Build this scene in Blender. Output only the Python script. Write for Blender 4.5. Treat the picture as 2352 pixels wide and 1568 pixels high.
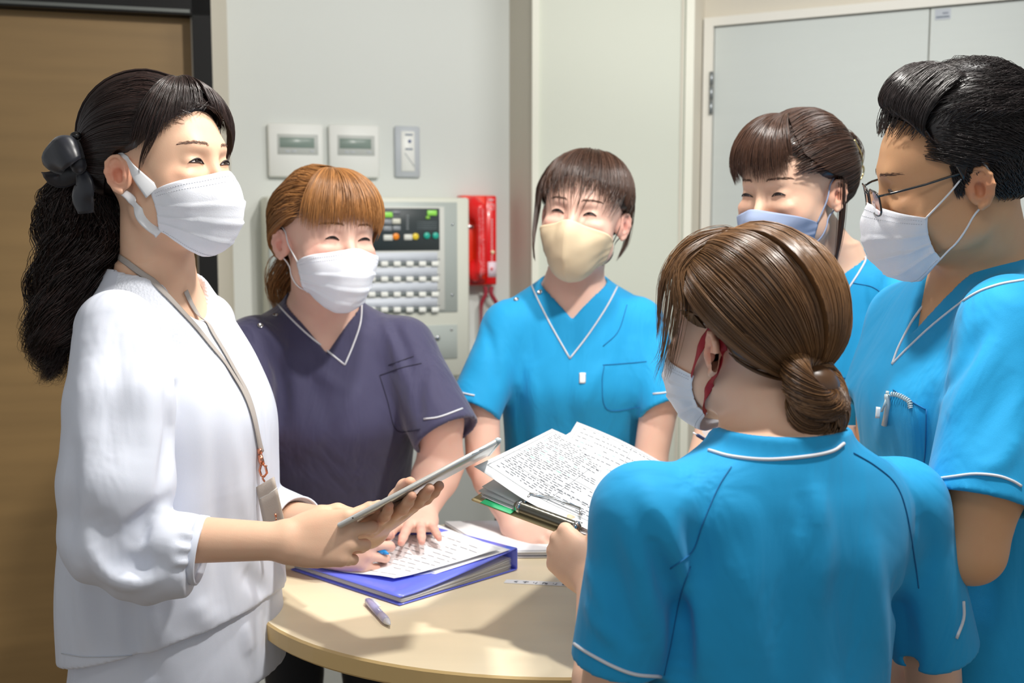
import bpy, math, random
import numpy as np
from mathutils import Vector, Matrix
for _o in list(bpy.data.objects): bpy.data.objects.remove(_o)
random.seed(7); np.random.seed(7)
SC = bpy.context.scene
COL = SC.collection
R_ = math.radians
# ------------------------------------------------------------------ camera, world, lights, exposure
FPX = 2600.0; TH = R_(6.06); CZ = 1.40
cam = bpy.data.cameras.new('camera'); camo = bpy.data.objects.new('camera', cam); COL.objects.link(camo)
cam.sensor_width = 36; cam.lens = FPX/2352*36; camo.location = (0, 0, CZ); camo.rotation_euler = (math.pi/2-TH, 0, 0)
cam.dof.use_dof = True; cam.dof.focus_distance = 1.56; cam.dof.aperture_fstop = 4.6; cam.clip_start = .05
SC.camera = camo
SC.view_settings.view_transform = 'Standard'; SC.view_settings.look = 'None'; SC.view_settings.gamma = 1
SC.view_settings.exposure = 0.0
w = bpy.data.worlds.new('world'); SC.world = w; w.use_nodes = True
w.node_tree.nodes['Background'].inputs[0].default_value = (.93, .97, 1, 1); w.node_tree.nodes['Background'].inputs[1].default_value = .43
def spot(loc, target, power, radius, angle, col=(1, .965, .91), blend=.5):
    l = bpy.data.lights.new('ceiling_downlight', 'SPOT'); l.energy = power; l.shadow_soft_size = radius; l.spot_size = R_(angle); l.spot_blend = blend; l.color = col
    o = bpy.data.objects.new('ceiling_downlight', l); COL.objects.link(o); o.location = loc
    o.rotation_euler = (Vector(target)-Vector(loc)).to_track_quat('-Z', 'Y').to_euler()
def area(loc, target, power, sx, sy, col=(1, .98, .95)):  # soft fill added for brightness, not a fitting of the room
    l = bpy.data.lights.new('fill_area_light', 'AREA'); l.energy = power; l.shape = 'RECTANGLE'; l.size = sx; l.size_y = sy; l.color = col
    o = bpy.data.objects.new('fill_area_light', l); COL.objects.link(o); o.location = loc
    o.rotation_euler = (Vector(target)-Vector(loc)).to_track_quat('-Z', 'Y').to_euler()
spot((.55, 1.22, 2.44), (0, 2.05, .8), 90, .055, 130)
spot((.02, 1.72, 2.44), (.0, 1.8, .8), 54, .06, 120)
area((-.1, .3, 2.44), (0, 2.2, .8), 6.5, .9, .5)  # added camera-side fill, stands for no real lamp
area((.95, 2.1, 2.44), (-.1, 2.95, 1.2), 9, .6, .3)  # added wash to brighten the back wall from the right
def W(px, py, y):
    u = (px-1176)/FPX; v = (784-py)/FPX
    d = np.array([u, math.cos(TH)+v*math.sin(TH), -math.sin(TH)+v*math.cos(TH)]); t = y/d[1]
    return np.array([0, 0, CZ])+d*t
def Wz(px, py, z):
    u = (px-1176)/FPX; v = (784-py)/FPX
    d = np.array([u, math.cos(TH)+v*math.sin(TH), -math.sin(TH)+v*math.cos(TH)]); t = (z-CZ)/d[2]
    return np.array([0, 0, CZ])+d*t
def unit(v): v = np.asarray(v, float); return v/np.linalg.norm(v)
# ------------------------------------------------------------------ object helpers
def link(name, me, parent=None):
    o = bpy.data.objects.new(name, me); COL.objects.link(o)
    if parent is not None: o.parent = parent
    return o
ORG = {}
def thing(name, label, cat, loc=(0, 0, 0), group=None):
    o = bpy.data.objects.new(name, None); COL.objects.link(o); o.location = loc; o.empty_display_size = .05
    o['label'] = label; o['category'] = cat
    if group: o['group'] = group
    ORG[o] = np.array(loc, float); return o
def tag(o, label, cat, group=None, kind=None):
    o['label'] = label; o['category'] = cat
    if group: o['group'] = group
    if kind: o['kind'] = kind
    return o
def mesh(name, V, Fc, mat, parent=None, smooth=True, midx=None, attrs=None, base=None):
    """world-space vertices; the origin is the parent's, or base for a lone mesh"""
    V = np.asarray(V, np.float64).reshape(-1, 3)
    org = ORG[parent] if parent is not None else (np.array(base, float) if base is not None else (np.array([V[:,0].mean(), V[:,1].mean(), V[:,2].min()])))
    me = bpy.data.meshes.new(name)
    if isinstance(Fc, np.ndarray) and Fc.ndim == 2:
        n, k = Fc.shape
        me.vertices.add(len(V)); me.vertices.foreach_set('co', (V-org).astype(np.float32).ravel())
        me.loops.add(n*k); me.loops.foreach_set('vertex_index', Fc.astype(np.int32).ravel())
        me.polygons.add(n); me.polygons.foreach_set('loop_start', (np.arange(n)*k).astype(np.int32))
        try: me.polygons.foreach_set('loop_total', np.full(n, k, np.int32))
        except Exception: pass
        me.update(calc_edges=True)
    else:
        me.from_pydata([tuple(p) for p in (V-org)], [], [tuple(int(i) for i in f) for f in Fc]); me.update()
    for m in (mat if isinstance(mat, (list, tuple)) else [mat]): me.materials.append(m)
    n = len(me.polygons)
    if smooth: me.polygons.foreach_set('use_smooth', np.ones(n, bool))
    if midx is not None: me.polygons.foreach_set('material_index', np.asarray(midx, np.int32))
    if attrs:
        for k2, a in attrs.items():
            at = me.attributes.new(k2, 'FLOAT', 'POINT'); at.data.foreach_set('value', np.asarray(a, np.float32))
    o = link(name, me, parent)
    if parent is None: o.location = org
    ORG[o] = org
    return o
def setsub(o, parent):   # a mesh built under a mesh parent shares the root's origin
    o.parent = parent; return o
def cat_(*parts):
    V = []; Fs = []; n = 0
    for v, f in parts:
        v = np.asarray(v, float).reshape(-1, 3); V.append(v); Fs += [tuple(int(i)+n for i in q) for q in f]; n += len(v)
    return np.concatenate(V), Fs
def box(c, s, R=None, bev=0):
    c = np.array(c, float); h = np.array(s, float)/2
    if bev <= 0:
        P = np.array([[x, y, z] for x in (-1, 1) for y in (-1, 1) for z in (-1, 1)], float)*h
        Fs = [(0, 1, 3, 2), (4, 6, 7, 5), (0, 4, 5, 1), (2, 3, 7, 6), (0, 2, 6, 4), (1, 5, 7, 3)]
    else:
        b = min(bev, h.min()*.95); P = []; idx = {}
        for x in (-1, 1):
            for y in (-1, 1):
                for z in (-1, 1):
                    s3 = np.array([x, y, z])
                    for a in range(3):
                        q = s3*(h-b); q[a] = s3[a]*h[a]; idx[(x, y, z, a)] = len(P); P.append(q)
        P = np.array(P); Fs = []
        for a in range(3):
            b1, b2 = [(1, 2), (2, 0), (0, 1)][a]
            for s in (-1, 1):
                q = []
                for t1, t2 in ((-1, -1), (1, -1), (1, 1), (-1, 1)):
                    k = [0, 0, 0]; k[a] = s; k[b1] = t1; k[b2] = t2; q.append(idx[(k[0], k[1], k[2], a)])
                Fs.append(tuple(q if s > 0 else q[::-1]))
            for t1 in (-1, 1):
                for t2 in (-1, 1):
                    k0 = [0, 0, 0]; k0[b1] = t1; k0[b2] = t2; k0[a] = -1; k1 = list(k0); k1[a] = 1
                    q = [idx[(*k0, b1)], idx[(*k1, b1)], idx[(*k1, b2)], idx[(*k0, b2)]]
                    Fs.append(tuple(q if t1*t2 < 0 else q[::-1]))
        for x in (-1, 1):
            for y in (-1, 1):
                for z in (-1, 1):
                    q = [idx[(x, y, z, a)] for a in range(3)]; Fs.append(tuple(q if x*y*z > 0 else q[::-1]))
    if R is not None: P = P@np.asarray(R).T
    return P+c, Fs
def cr(P, n, closed=False):
    """Catmull-Rom resample along axis 0"""
    P = np.asarray(P, float); m = len(P)
    if m < 3 and not closed:
        t = np.linspace(0, 1, n).reshape((-1,)+(1,)*(P.ndim-1)); return P[0]*(1-t)+P[-1]*t
    if closed: t = np.linspace(0, m, n, endpoint=False)
    else: t = np.linspace(0, m-1, n)
    i = np.minimum(t.astype(int), m-1 if closed else m-2); f = (t-i).reshape((-1,)+(1,)*(P.ndim-1))
    g = (lambda j: P[j % m]) if closed else (lambda j: P[np.clip(j, 0, m-1)])
    a, b, c, d = g(i-1), g(i), g(i+1), g(i+2)
    if not closed:
        a = np.where((i == 0).reshape(f.shape), 2*b-c, a); d = np.where((i >= m-2).reshape(f.shape), 2*c-b, d)
    return .5*(2*b+(c-a)*f+(2*a-5*b+4*c-d)*f**2+(3*b-a-3*c+d)*f**3)
def frames(P):
    P = np.asarray(P, float); T = np.gradient(P, axis=0); T /= np.linalg.norm(T, axis=1)[:, None]+1e-12
    N = np.zeros_like(P); a = np.array([0, 0, 1.]) if abs(T[0][2]) < .9 else np.array([1., 0, 0])
    n = np.cross(T[0], a); n /= np.linalg.norm(n)
    for i in range(len(P)):
        n = n-T[i]*(n@T[i]); n /= np.linalg.norm(n)+1e-12; N[i] = n
    return T, N, np.cross(T, N)
def tube(P, r, k=8, closed=False, flat=None, up=None):
    """tube along P; flat=(w,h) elliptic with N along `up` hints"""
    P = np.asarray(P, float); n = len(P); r = np.broadcast_to(np.asarray(r, float), (n,))
    T, N, B = frames(P)
    if up is not None:
        U = np.broadcast_to(np.asarray(up, float), P.shape); N = U-T*(U*T).sum(1)[:, None]; N /= np.linalg.norm(N, axis=1)[:, None]+1e-12; B = np.cross(T, N)
    a = np.arange(k)*2*math.pi/k
    fn, fb = (1, 1) if flat is None else flat
    V = P[:, None]+r[:, None, None]*(fn*np.cos(a)[None, :, None]*N[:, None]+fb*np.sin(a)[None, :, None]*B[:, None])
    V = V.reshape(-1, 3); Fs = []
    m = n if closed else n-1
    for i in range(m):
        j = (i+1) % n
        for q in range(k): Fs.append((i*k+q, i*k+(q+1) % k, j*k+(q+1) % k, j*k+q))
    if not closed: Fs.append(tuple(range(k))[::-1]); Fs.append(tuple((n-1)*k+q for q in range(k)))
    return V, Fs
def grid(P):
    """P (a,b,3) -> quads"""
    a, b = P.shape[:2]; i, j = np.meshgrid(np.arange(a-1), np.arange(b-1), indexing='ij'); q = (i*b+j).ravel()
    return P.reshape(-1, 3), np.stack([q, q+1, q+b+1, q+b], 1)
def slab(P, t):
    """sheet (a,b,3) given thickness t along its normal: closed box-like sheet"""
    a, b = P.shape[:2]; du = np.gradient(P, axis=0); dv = np.gradient(P, axis=1); N = np.cross(du, dv); N /= np.linalg.norm(N, axis=2)[..., None]+1e-12
    V = np.concatenate([P.reshape(-1, 3), (P-N*t).reshape(-1, 3)]); n = a*b; Fs = []
    for i in range(a-1):
        for j in range(b-1):
            q = i*b+j; Fs.append((q, q+b, q+b+1, q+1)); Fs.append((n+q, n+q+1, n+q+b+1, n+q+b))
    ring = [i*b for i in range(a)]+[(a-1)*b+j for j in range(1, b)]+[i*b+b-1 for i in range(a-2, -1, -1)]+[j for j in range(b-2, 0, -1)]
    for k in range(len(ring)):
        p, q = ring[k], ring[(k+1) % len(ring)]; Fs.append((q, p, n+p, n+q))
    return V, Fs
def lathe(prof, c, ax=(0, 0, 1), k=24):
    ax = unit(ax); a = np.array([1., 0, 0]) if abs(ax[0]) < .9 else np.array([0, 1., 0]); u = unit(np.cross(ax, a)); v = np.cross(ax, u)
    V = []; Fs = []
    for r, z in prof:
        for q in range(k):
            t = 2*math.pi*q/k; V.append(np.array(c)+ax*z+(u*math.cos(t)+v*math.sin(t))*r)
    n = len(prof)
    for i in range(n-1):
        for q in range(k): Fs.append((i*k+q, i*k+(q+1) % k, (i+1)*k+(q+1) % k, (i+1)*k+q))
    Fs.append(tuple(range(k))[::-1]); Fs.append(tuple((n-1)*k+q for q in range(k)))
    return np.array(V), Fs
# ------------------------------------------------------------------ materials
def srgb(r, g, b):
    f = lambda c: (c/255/12.92) if c/255 <= .04045 else ((c/255+.055)/1.055)**2.4
    return (f(r), f(g), f(b), 1)
def mat(name, col, rough=.5, metal=0, spec=.5, bump=0, bscale=200, bdetail=2, sheen=0, noise=0, nscale=8, trans=0, stretch=None, coat=0, sss=0, alpha=1, emit=None, weave=False, aniso=0, wrinkle=0, wscale=9):
    m = bpy.data.materials.new(name); m.use_nodes = True; nt = m.node_tree; b = nt.nodes['Principled BSDF']
    b.inputs['Base Color'].default_value = col; b.inputs['Roughness'].default_value = rough; b.inputs['Metallic'].default_value = metal
    b.inputs['Specular IOR Level'].default_value = spec; b.inputs['Coat Weight'].default_value = coat; b.inputs['Coat Roughness'].default_value = .1
    if sheen: b.inputs['Sheen Weight'].default_value = sheen; b.inputs['Sheen Roughness'].default_value = .5
    if trans: b.inputs['Transmission Weight'].default_value = trans
    if alpha < 1: b.inputs['Alpha'].default_value = alpha
    if aniso: b.inputs['Anisotropic'].default_value = aniso
    if sss: b.inputs['Subsurface Weight'].default_value = sss; b.inputs['Subsurface Radius'].default_value = (.012, .005, .003); b.inputs['Subsurface Scale'].default_value = 1.0
    if emit: b.inputs['Emission Color'].default_value = emit[0]; b.inputs['Emission Strength'].default_value = emit[1]
    tc = nt.nodes.new('ShaderNodeTexCoord'); mp = nt.nodes.new('ShaderNodeMapping'); nt.links.new(tc.outputs['Object'], mp.inputs[0])
    if stretch: mp.inputs['Scale'].default_value = stretch
    if noise:
        n = nt.nodes.new('ShaderNodeTexNoise'); n.inputs['Scale'].default_value = nscale; n.inputs['Detail'].default_value = 4; nt.links.new(mp.outputs[0], n.inputs[0])
        mx = nt.nodes.new('ShaderNodeMix'); mx.data_type = 'RGBA'; mx.inputs[6].default_value = tuple(c*(1-noise) for c in col[:3])+(1,); mx.inputs[7].default_value = tuple(min(1, c*(1+noise)) for c in col[:3])+(1,)
        nt.links.new(n.outputs[0], mx.inputs[0]); nt.links.new(mx.outputs[2], b.inputs['Base Color'])
    if bump:
        if weave:
            n = nt.nodes.new('ShaderNodeTexVoronoi'); n.inputs['Scale'].default_value = bscale
        else:
            n = nt.nodes.new('ShaderNodeTexNoise'); n.inputs['Scale'].default_value = bscale; n.inputs['Detail'].default_value = bdetail
        nt.links.new(mp.outputs[0], n.inputs[0]); bp = nt.nodes.new('ShaderNodeBump'); bp.inputs['Strength'].default_value = bump; bp.inputs['Distance'].default_value = .001
        nt.links.new(n.outputs[0], bp.inputs['Height']); nt.links.new(bp.outputs[0], b.inputs['Normal'])
        if wrinkle:
            n2 = nt.nodes.new('ShaderNodeTexNoise'); n2.inputs['Scale'].default_value = wscale; n2.inputs['Detail'].default_value = 3; n2.inputs['Roughness'].default_value = .45; n2.inputs['Distortion'].default_value = .9
            mp2 = nt.nodes.new('ShaderNodeMapping'); mp2.inputs['Scale'].default_value = (1.5, 1.5, .6); nt.links.new(tc.outputs['Object'], mp2.inputs[0]); nt.links.new(mp2.outputs[0], n2.inputs[0])
            b2 = nt.nodes.new('ShaderNodeBump'); b2.inputs['Strength'].default_value = 1; b2.inputs['Distance'].default_value = wrinkle; nt.links.new(n2.outputs[0], b2.inputs['Height']); nt.links.new(b2.outputs[0], bp.inputs['Normal'])
    return m
def skinmat(name, col, pink):
    m = mat(name, col, rough=.48, spec=.35, sss=.12, bump=.12, bscale=900)
    nt = m.node_tree; b = nt.nodes['Principled BSDF']; at = nt.nodes.new('ShaderNodeAttribute'); at.attribute_name = 'tint'
    n = nt.nodes.new('ShaderNodeTexNoise'); n.inputs['Scale'].default_value = 30
    ad = nt.nodes.new('ShaderNodeMath'); ad.operation = 'MULTIPLY_ADD'; ad.inputs[1].default_value = .25; nt.links.new(n.outputs[0], ad.inputs[0]); nt.links.new(at.outputs['Fac'], ad.inputs[2])
    mx = nt.nodes.new('ShaderNodeMix'); mx.data_type = 'RGBA'; mx.inputs[6].default_value = col; mx.inputs[7].default_value = pink
    nt.links.new(ad.outputs[0], mx.inputs[0]); nt.links.new(mx.outputs[2], b.inputs['Base Color']); return m
def hairmat(name, root, tip, rough=.32):
    m = mat(name, root, rough=rough, spec=.6)
    nt = m.node_tree; b = nt.nodes['Principled BSDF']
    at = nt.nodes.new('ShaderNodeAttribute'); at.attribute_name = 'var'
    mx = nt.nodes.new('ShaderNodeMix'); mx.data_type = 'RGBA'; mx.inputs[6].default_value = root; mx.inputs[7].default_value = tip
    nt.links.new(at.outputs['Fac'], mx.inputs[0]); nt.links.new(mx.outputs[2], b.inputs['Base Color']); return m
# ------------------------------------------------------------------ signed distance modelling
class Field:
    def __init__(s): s.ops = []; s.folds = []; s.Rm = np.eye(3); s.t = np.zeros(3); s.s = 1.
    def frame(s, R=None, t=None, sc=1.):
        s.Rm = np.eye(3) if R is None else np.asarray(R); s.t = np.zeros(3) if t is None else np.asarray(t, float); s.s = sc; return s
    def pt(s, p): return s.Rm@(np.asarray(p, float)*s.s)+s.t
    def _add(s, fn, lo, hi, k, op): s.ops.append((fn, np.asarray(lo)-k-.004, np.asarray(hi)+k+.004, k, op))
    def ell(s, c, r, R=None, k=.01, op='u'):
        c = s.pt(c); r = np.asarray(r, float)*s.s*np.ones(3); A = s.Rm if R is None else s.Rm@R
        def fn(P):
            q = (P-c)@A; a = np.linalg.norm(q/r, axis=1); b = np.linalg.norm(q/(r*r), axis=1)+1e-9; return a*(a-1)/b
        h = np.sqrt(((A*r)**2).sum(1)); s._add(fn, c-h, c+h, k*s.s, op); return s
    def cone(s, a, b, ra, rb, k=.01, op='u', flat=None, axis=None):
        a = s.pt(a); b = s.pt(b); ra *= s.s; rb *= s.s; ab = b-a; L2 = ab@ab+1e-12
        if flat is not None: ax = unit(s.Rm@np.asarray(axis, float)); ax = unit(ax-ab*(ax@ab)/L2)
        def fn(P):
            q = P-a; h = np.clip(q@ab/L2, 0, 1); v = q-h[:, None]*ab
            if flat is not None:   # thinner along axis
                e = v@ax; v = v+ax*(e*(1/flat-1))[:, None]; return (np.linalg.norm(v, axis=1)-(ra+(rb-ra)*h))*(flat*.5+.5)
            return np.linalg.norm(v, axis=1)-(ra+(rb-ra)*h)
        s._add(fn, np.minimum(a-ra, b-rb), np.maximum(a+ra, b+rb), k*s.s, op); return s
    def chain(s, pts, rs, k=.01, **kw):
        for i in range(len(pts)-1): s.cone(pts[i], pts[i+1], rs[i], rs[i+1], k if i == 0 else min(k, .01), **kw)
        return s
    def box(s, c, h, R=None, r=.003, k=.004, op='u'):
        c = s.pt(c); A = s.Rm if R is None else s.Rm@R; h = np.asarray(h, float)*s.s
        def fn(P):
            q = np.abs((P-c)@A)-h+r; return np.linalg.norm(np.maximum(q, 0), axis=1)+np.minimum(q.max(1), 0)-r
        e = (np.abs(A)*h).sum(1); s._add(fn, c-e, c+e, k, op); return s
    def loft(s, st, d=0, n=2.3, k=.02, op='u', R=None, t=None):
        """st rows: z, cx, cy, rx, ry (local)"""
        A = s.Rm if R is None else np.asarray(R); T = s.t if t is None else np.asarray(t, float)
        st = np.array(sorted(st), float); Z = np.linspace(0, len(st)-1, 80); S = cr(st, 80); S[:, 0] = np.maximum.accumulate(S[:, 0]); z0, z1 = S[0, 0], S[-1, 0]
        S[:, 3:] = np.maximum(S[:, 3:]-d, .004)
        def fn(P):
            q = (P-T)@A; z = np.clip(q[:, 2], z0, z1); cx, cy, rx, ry = (np.interp(z, S[:, 0], S[:, i]) for i in (1, 2, 3, 4))
            u = (np.abs((q[:, 0]-cx)/rx)**n+np.abs((q[:, 1]-cy)/ry)**n)**(1/n)
            return np.maximum((u-1)*np.minimum(rx, ry), np.maximum(q[:, 2]-z1, z0-q[:, 2]))
        m = max((np.abs(S[:, 1])+S[:, 3]).max(), .01); m2 = max((np.abs(S[:, 2])+S[:, 4]).max(), .01)
        C = np.array([[x, y, z] for x in (-m, m) for y in (-m2, m2) for z in (z0, z1)])@A.T+T
        s._add(fn, C.min(0), C.max(0), k, op); return s
    def custom(s, fn, lo, hi, k=.003, op='s'):
        """fn on local coords; lo,hi local box"""
        A, T = s.Rm, s.t; C = np.array([[x, y, z] for x in (lo[0], hi[0]) for y in (lo[1], hi[1]) for z in (lo[2], hi[2])])@A.T+T
        s._add(lambda P: fn((P-T)@A), C.min(0), C.max(0), k, op); return s
    def fold(s, path, w, amp):
        """path (n,3): raise (amp>0) or sink (amp<0) the surface along it"""
        path = np.asarray(path, float); n = len(path)
        if n < 2: return s
        tp = np.sin(np.linspace(.12, math.pi-.12, n))**.6
        s.folds.append((path, w, amp, tp, path.min(0)-2.6*w, path.max(0)+2.6*w)); return s
    def ev(s, P, ops=None, folds=None):
        D = np.full(len(P), .06)
        for fn, lo, hi, k, op in (s.ops if ops is None else ops):
            m = np.flatnonzero(((P >= lo) & (P <= hi)).all(1))
            if not len(m): continue
            full = len(m) == len(P); d = fn(P if full else P[m]); c = D if full else D[m]
            if op == 'u': h = np.maximum(k-np.abs(c-d), 0)/k; r = np.minimum(c, d)-h*h*k*.25
            elif op == 's': d = -d; h = np.maximum(k-np.abs(c-d), 0)/k; r = np.maximum(c, d)+h*h*k*.25
            else: h = np.maximum(k-np.abs(c-d), 0)/k; r = np.maximum(c, d)+h*h*k*.25
            if full: D = r
            else: D[m] = r
        for path, w, amp, tp, lo, hi in (s.folds if folds is None else folds):
            m = np.flatnonzero(((P >= lo) & (P <= hi)).all(1))
            if not len(m): continue
            q = P[m]; best = np.zeros(len(m))
            for i in range(len(path)-1):
                a = path[i]; ab = path[i+1]-a; h = np.clip((q-a)@ab/(ab@ab+1e-12), 0, 1); best = np.maximum(best, (tp[i]+(tp[i+1]-tp[i])*h)*np.exp(-((q-a-h[:, None]*ab)**2).sum(1)/(w*w)))
            D[m] -= amp*best
        return D
    def bounds(s): u = [o for o in s.ops if o[4] == 'u']; return np.min([o[1] for o in u], 0), np.max([o[2] for o in u], 0)
    def mesh(s, h=.003, lo=None, hi=None):
        a, b = s.bounds(); lo = a if lo is None else np.maximum(a, lo); hi = b if hi is None else np.minimum(b, hi)
        B = 16; nb = np.ceil((hi-lo)/(h*B)).astype(int)+1
        I = np.stack(np.meshgrid(*[np.arange(n) for n in nb], indexing='ij'), -1).reshape(-1, 3)
        C = lo+(I+.5)*h*B; act = np.zeros(len(I), bool); half = h*B/2
        for o in s.ops:
            if o[4] == 'u': act |= ((C+half >= o[1]) & (C-half <= o[2])).all(1)
        I = I[act]; C = C[act]
        dc = s.ev(C); I = I[(np.abs(dc) < half*1.74+.012) | (dc > .055)]
        g = np.stack(np.meshgrid(*[np.arange(B+1)]*3, indexing='ij'), -1).reshape(-1, 3)
        ck, cv, ek = [], [], [[], [], []]; NN = (nb*B+2).astype(np.int64)
        key = lambda ijk: (ijk[..., 0]*NN[1]+ijk[..., 1])*NN[2]+ijk[..., 2]
        for bi in I:
            P = lo+(bi*B+g)*h; l2, h2 = P[0], P[-1]
            ops = [o for o in s.ops if (h2 >= o[1]).all() and (l2 <= o[2]).all()]
            if not ops: continue
            fo = [f for f in s.folds if (h2 >= f[4]).all() and (l2 <= f[5]).all()]
            D = s.ev(P, ops, fo)
            if D.min() > 0 or D.max() < 0: continue
            D = D.reshape((B+1,)*3); G = bi*B
            sg = D < 0; num = np.zeros((B, B, B, 3)); cnt = np.zeros((B, B, B))
            for ax in range(3):
                for p in (0, 1):
                    for q in (0, 1):
                        o1 = [0, 0, 0]; o2 = [0, 0, 0]; oth = [x for x in range(3) if x != ax]; o1[oth[0]] = o2[oth[0]] = p; o1[oth[1]] = o2[oth[1]] = q; o2[ax] = 1
                        sl = lambda o: tuple(slice(v, v+B) for v in o)
                        d1, d2 = D[sl(o1)], D[sl(o2)]; m = (d1 < 0) != (d2 < 0)
                        t = np.where(m, d1/(d1-d2+1e-20), 0); off = np.zeros((B, B, B, 3)); off[..., oth[0]] = p; off[..., oth[1]] = q; off[..., ax] = t
                        num += off*m[..., None]; cnt += m
            ii = np.argwhere(cnt > 0)
            if not len(ii): continue
            pos = num[tuple(ii.T)]/cnt[tuple(ii.T)][:, None]
            ck.append(key((ii+G).astype(np.int64))); cv.append(lo+(ii+G+pos)*h)
            for ax in range(3):
                o2 = [0, 0, 0]; o2[ax] = 1; d1 = sg[:B, :B, :B]; d2 = sg[tuple(slice(v, v+B) for v in o2)]
                e = np.argwhere(d1 != d2)
                if len(e): ek[ax].append(np.concatenate([e+G, d1[tuple(e.T)][:, None]], 1).astype(np.int64))
        K = np.concatenate(ck); V = np.concatenate(cv); o = np.argsort(K); K = K[o]; V = V[o]; Fs = []
        for ax in range(3):
            if not ek[ax]: continue
            E = np.concatenate(ek[ax]); p = E[:, :3]; ins = E[:, 3]; u, v = [(1, 2), (2, 0), (0, 1)][ax]
            du = np.zeros(3, np.int64); du[u] = 1; dv = np.zeros(3, np.int64); dv[v] = 1
            ks = np.stack([key(p-du-dv), key(p-dv), key(p), key(p-du)], 1); ix = np.searchsorted(K, ks); ix = np.minimum(ix, len(K)-1)
            ok = (K[ix] == ks).all(1) & ((p-du-dv) >= 0).all(1); ix = ix[ok]; ins = ins[ok] > 0
            ix[~ins] = ix[~ins][:, ::-1]; Fs.append(ix)
        return V, np.concatenate(Fs)
    def grad(s, P, e=.0015):
        G = np.stack([s.ev(P+np.eye(3)[i]*e)-s.ev(P-np.eye(3)[i]*e) for i in range(3)], 1); return G/(np.linalg.norm(G, axis=1)[:, None]+1e-12)
    def cast(s, O, Dv, t0, t1, step=.004):
        """first hit per ray; nan where missed"""
        O = np.broadcast_to(np.asarray(O, float), (len(Dv), 3)); n = len(Dv); T = np.arange(t0, t1, step); hit = np.full(n, np.nan); prev = np.full(n, 1.)
        alive = np.ones(n, bool); 
        for k in range(0, len(T), 16):
            idx = np.flatnonzero(alive)
            if not len(idx): break
            tt = T[k:k+16]; P = O[idx, None]+Dv[idx, None]*tt[None, :, None]; D = s.ev(P.reshape(-1, 3)).reshape(len(idx), -1)
            neg = D < 0; any_ = neg.any(1); f = neg.argmax(1)
            for j in np.flatnonzero(any_): hit[idx[j]] = tt[f[j]]
            alive[idx[any_]] = False
        ok = ~np.isnan(hit); a = hit[ok]-step; b = hit[ok].copy()
        for _ in range(9):
            c = (a+b)/2; d = s.ev(O[ok]+Dv[ok]*c[:, None]); a = np.where(d < 0, a, c); b = np.where(d < 0, c, b)
        hit[ok] = b; return O+Dv*hit[:, None]
    def pix(s, pts, n=None, y0=.9, y1=2.9, lift=0.):
        """photo pixels -> points on this surface, kept in order; misses dropped"""
        if isinstance(pts[0], list): q = np.concatenate([cr(np.asarray(p, float), max(2, int(np.linalg.norm(np.diff(np.asarray(p, float), axis=0), axis=1).sum()/9))) for p in pts])
        else: pts = np.asarray(pts, float); m = n or max(2, int(np.linalg.norm(np.diff(pts, axis=0), axis=1).sum()/9)); q = cr(pts, m)
        u = (q[:, 0]-1176)/FPX; v = (784-q[:, 1])/FPX
        Dv = np.stack([u, math.cos(TH)+v*math.sin(TH), -math.sin(TH)+v*math.cos(TH)], 1); L = np.linalg.norm(Dv, axis=1)[:, None]
        H = s.cast(np.array([0, 0, CZ]), Dv/L, y0, y1); ok = ~np.isnan(H[:, 0]); H = H[ok]
        if lift and len(H): H = H+s.grad(H)*lift
        return H
def rot3(yaw, pitch=0, roll=0):
    yaw, pitch, roll = map(R_, (yaw, pitch, roll)); cy, sy = math.cos(yaw), math.sin(yaw); cp, sp = math.cos(pitch), math.sin(pitch); c, s = math.cos(roll), math.sin(roll)
    return np.array([[cy, -sy, 0], [sy, cy, 0], [0, 0, 1]])@np.array([[1, 0, 0], [0, cp, sp], [0, -sp, cp]])@np.array([[c, 0, s], [0, 1, 0], [-s, 0, c]])
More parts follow.
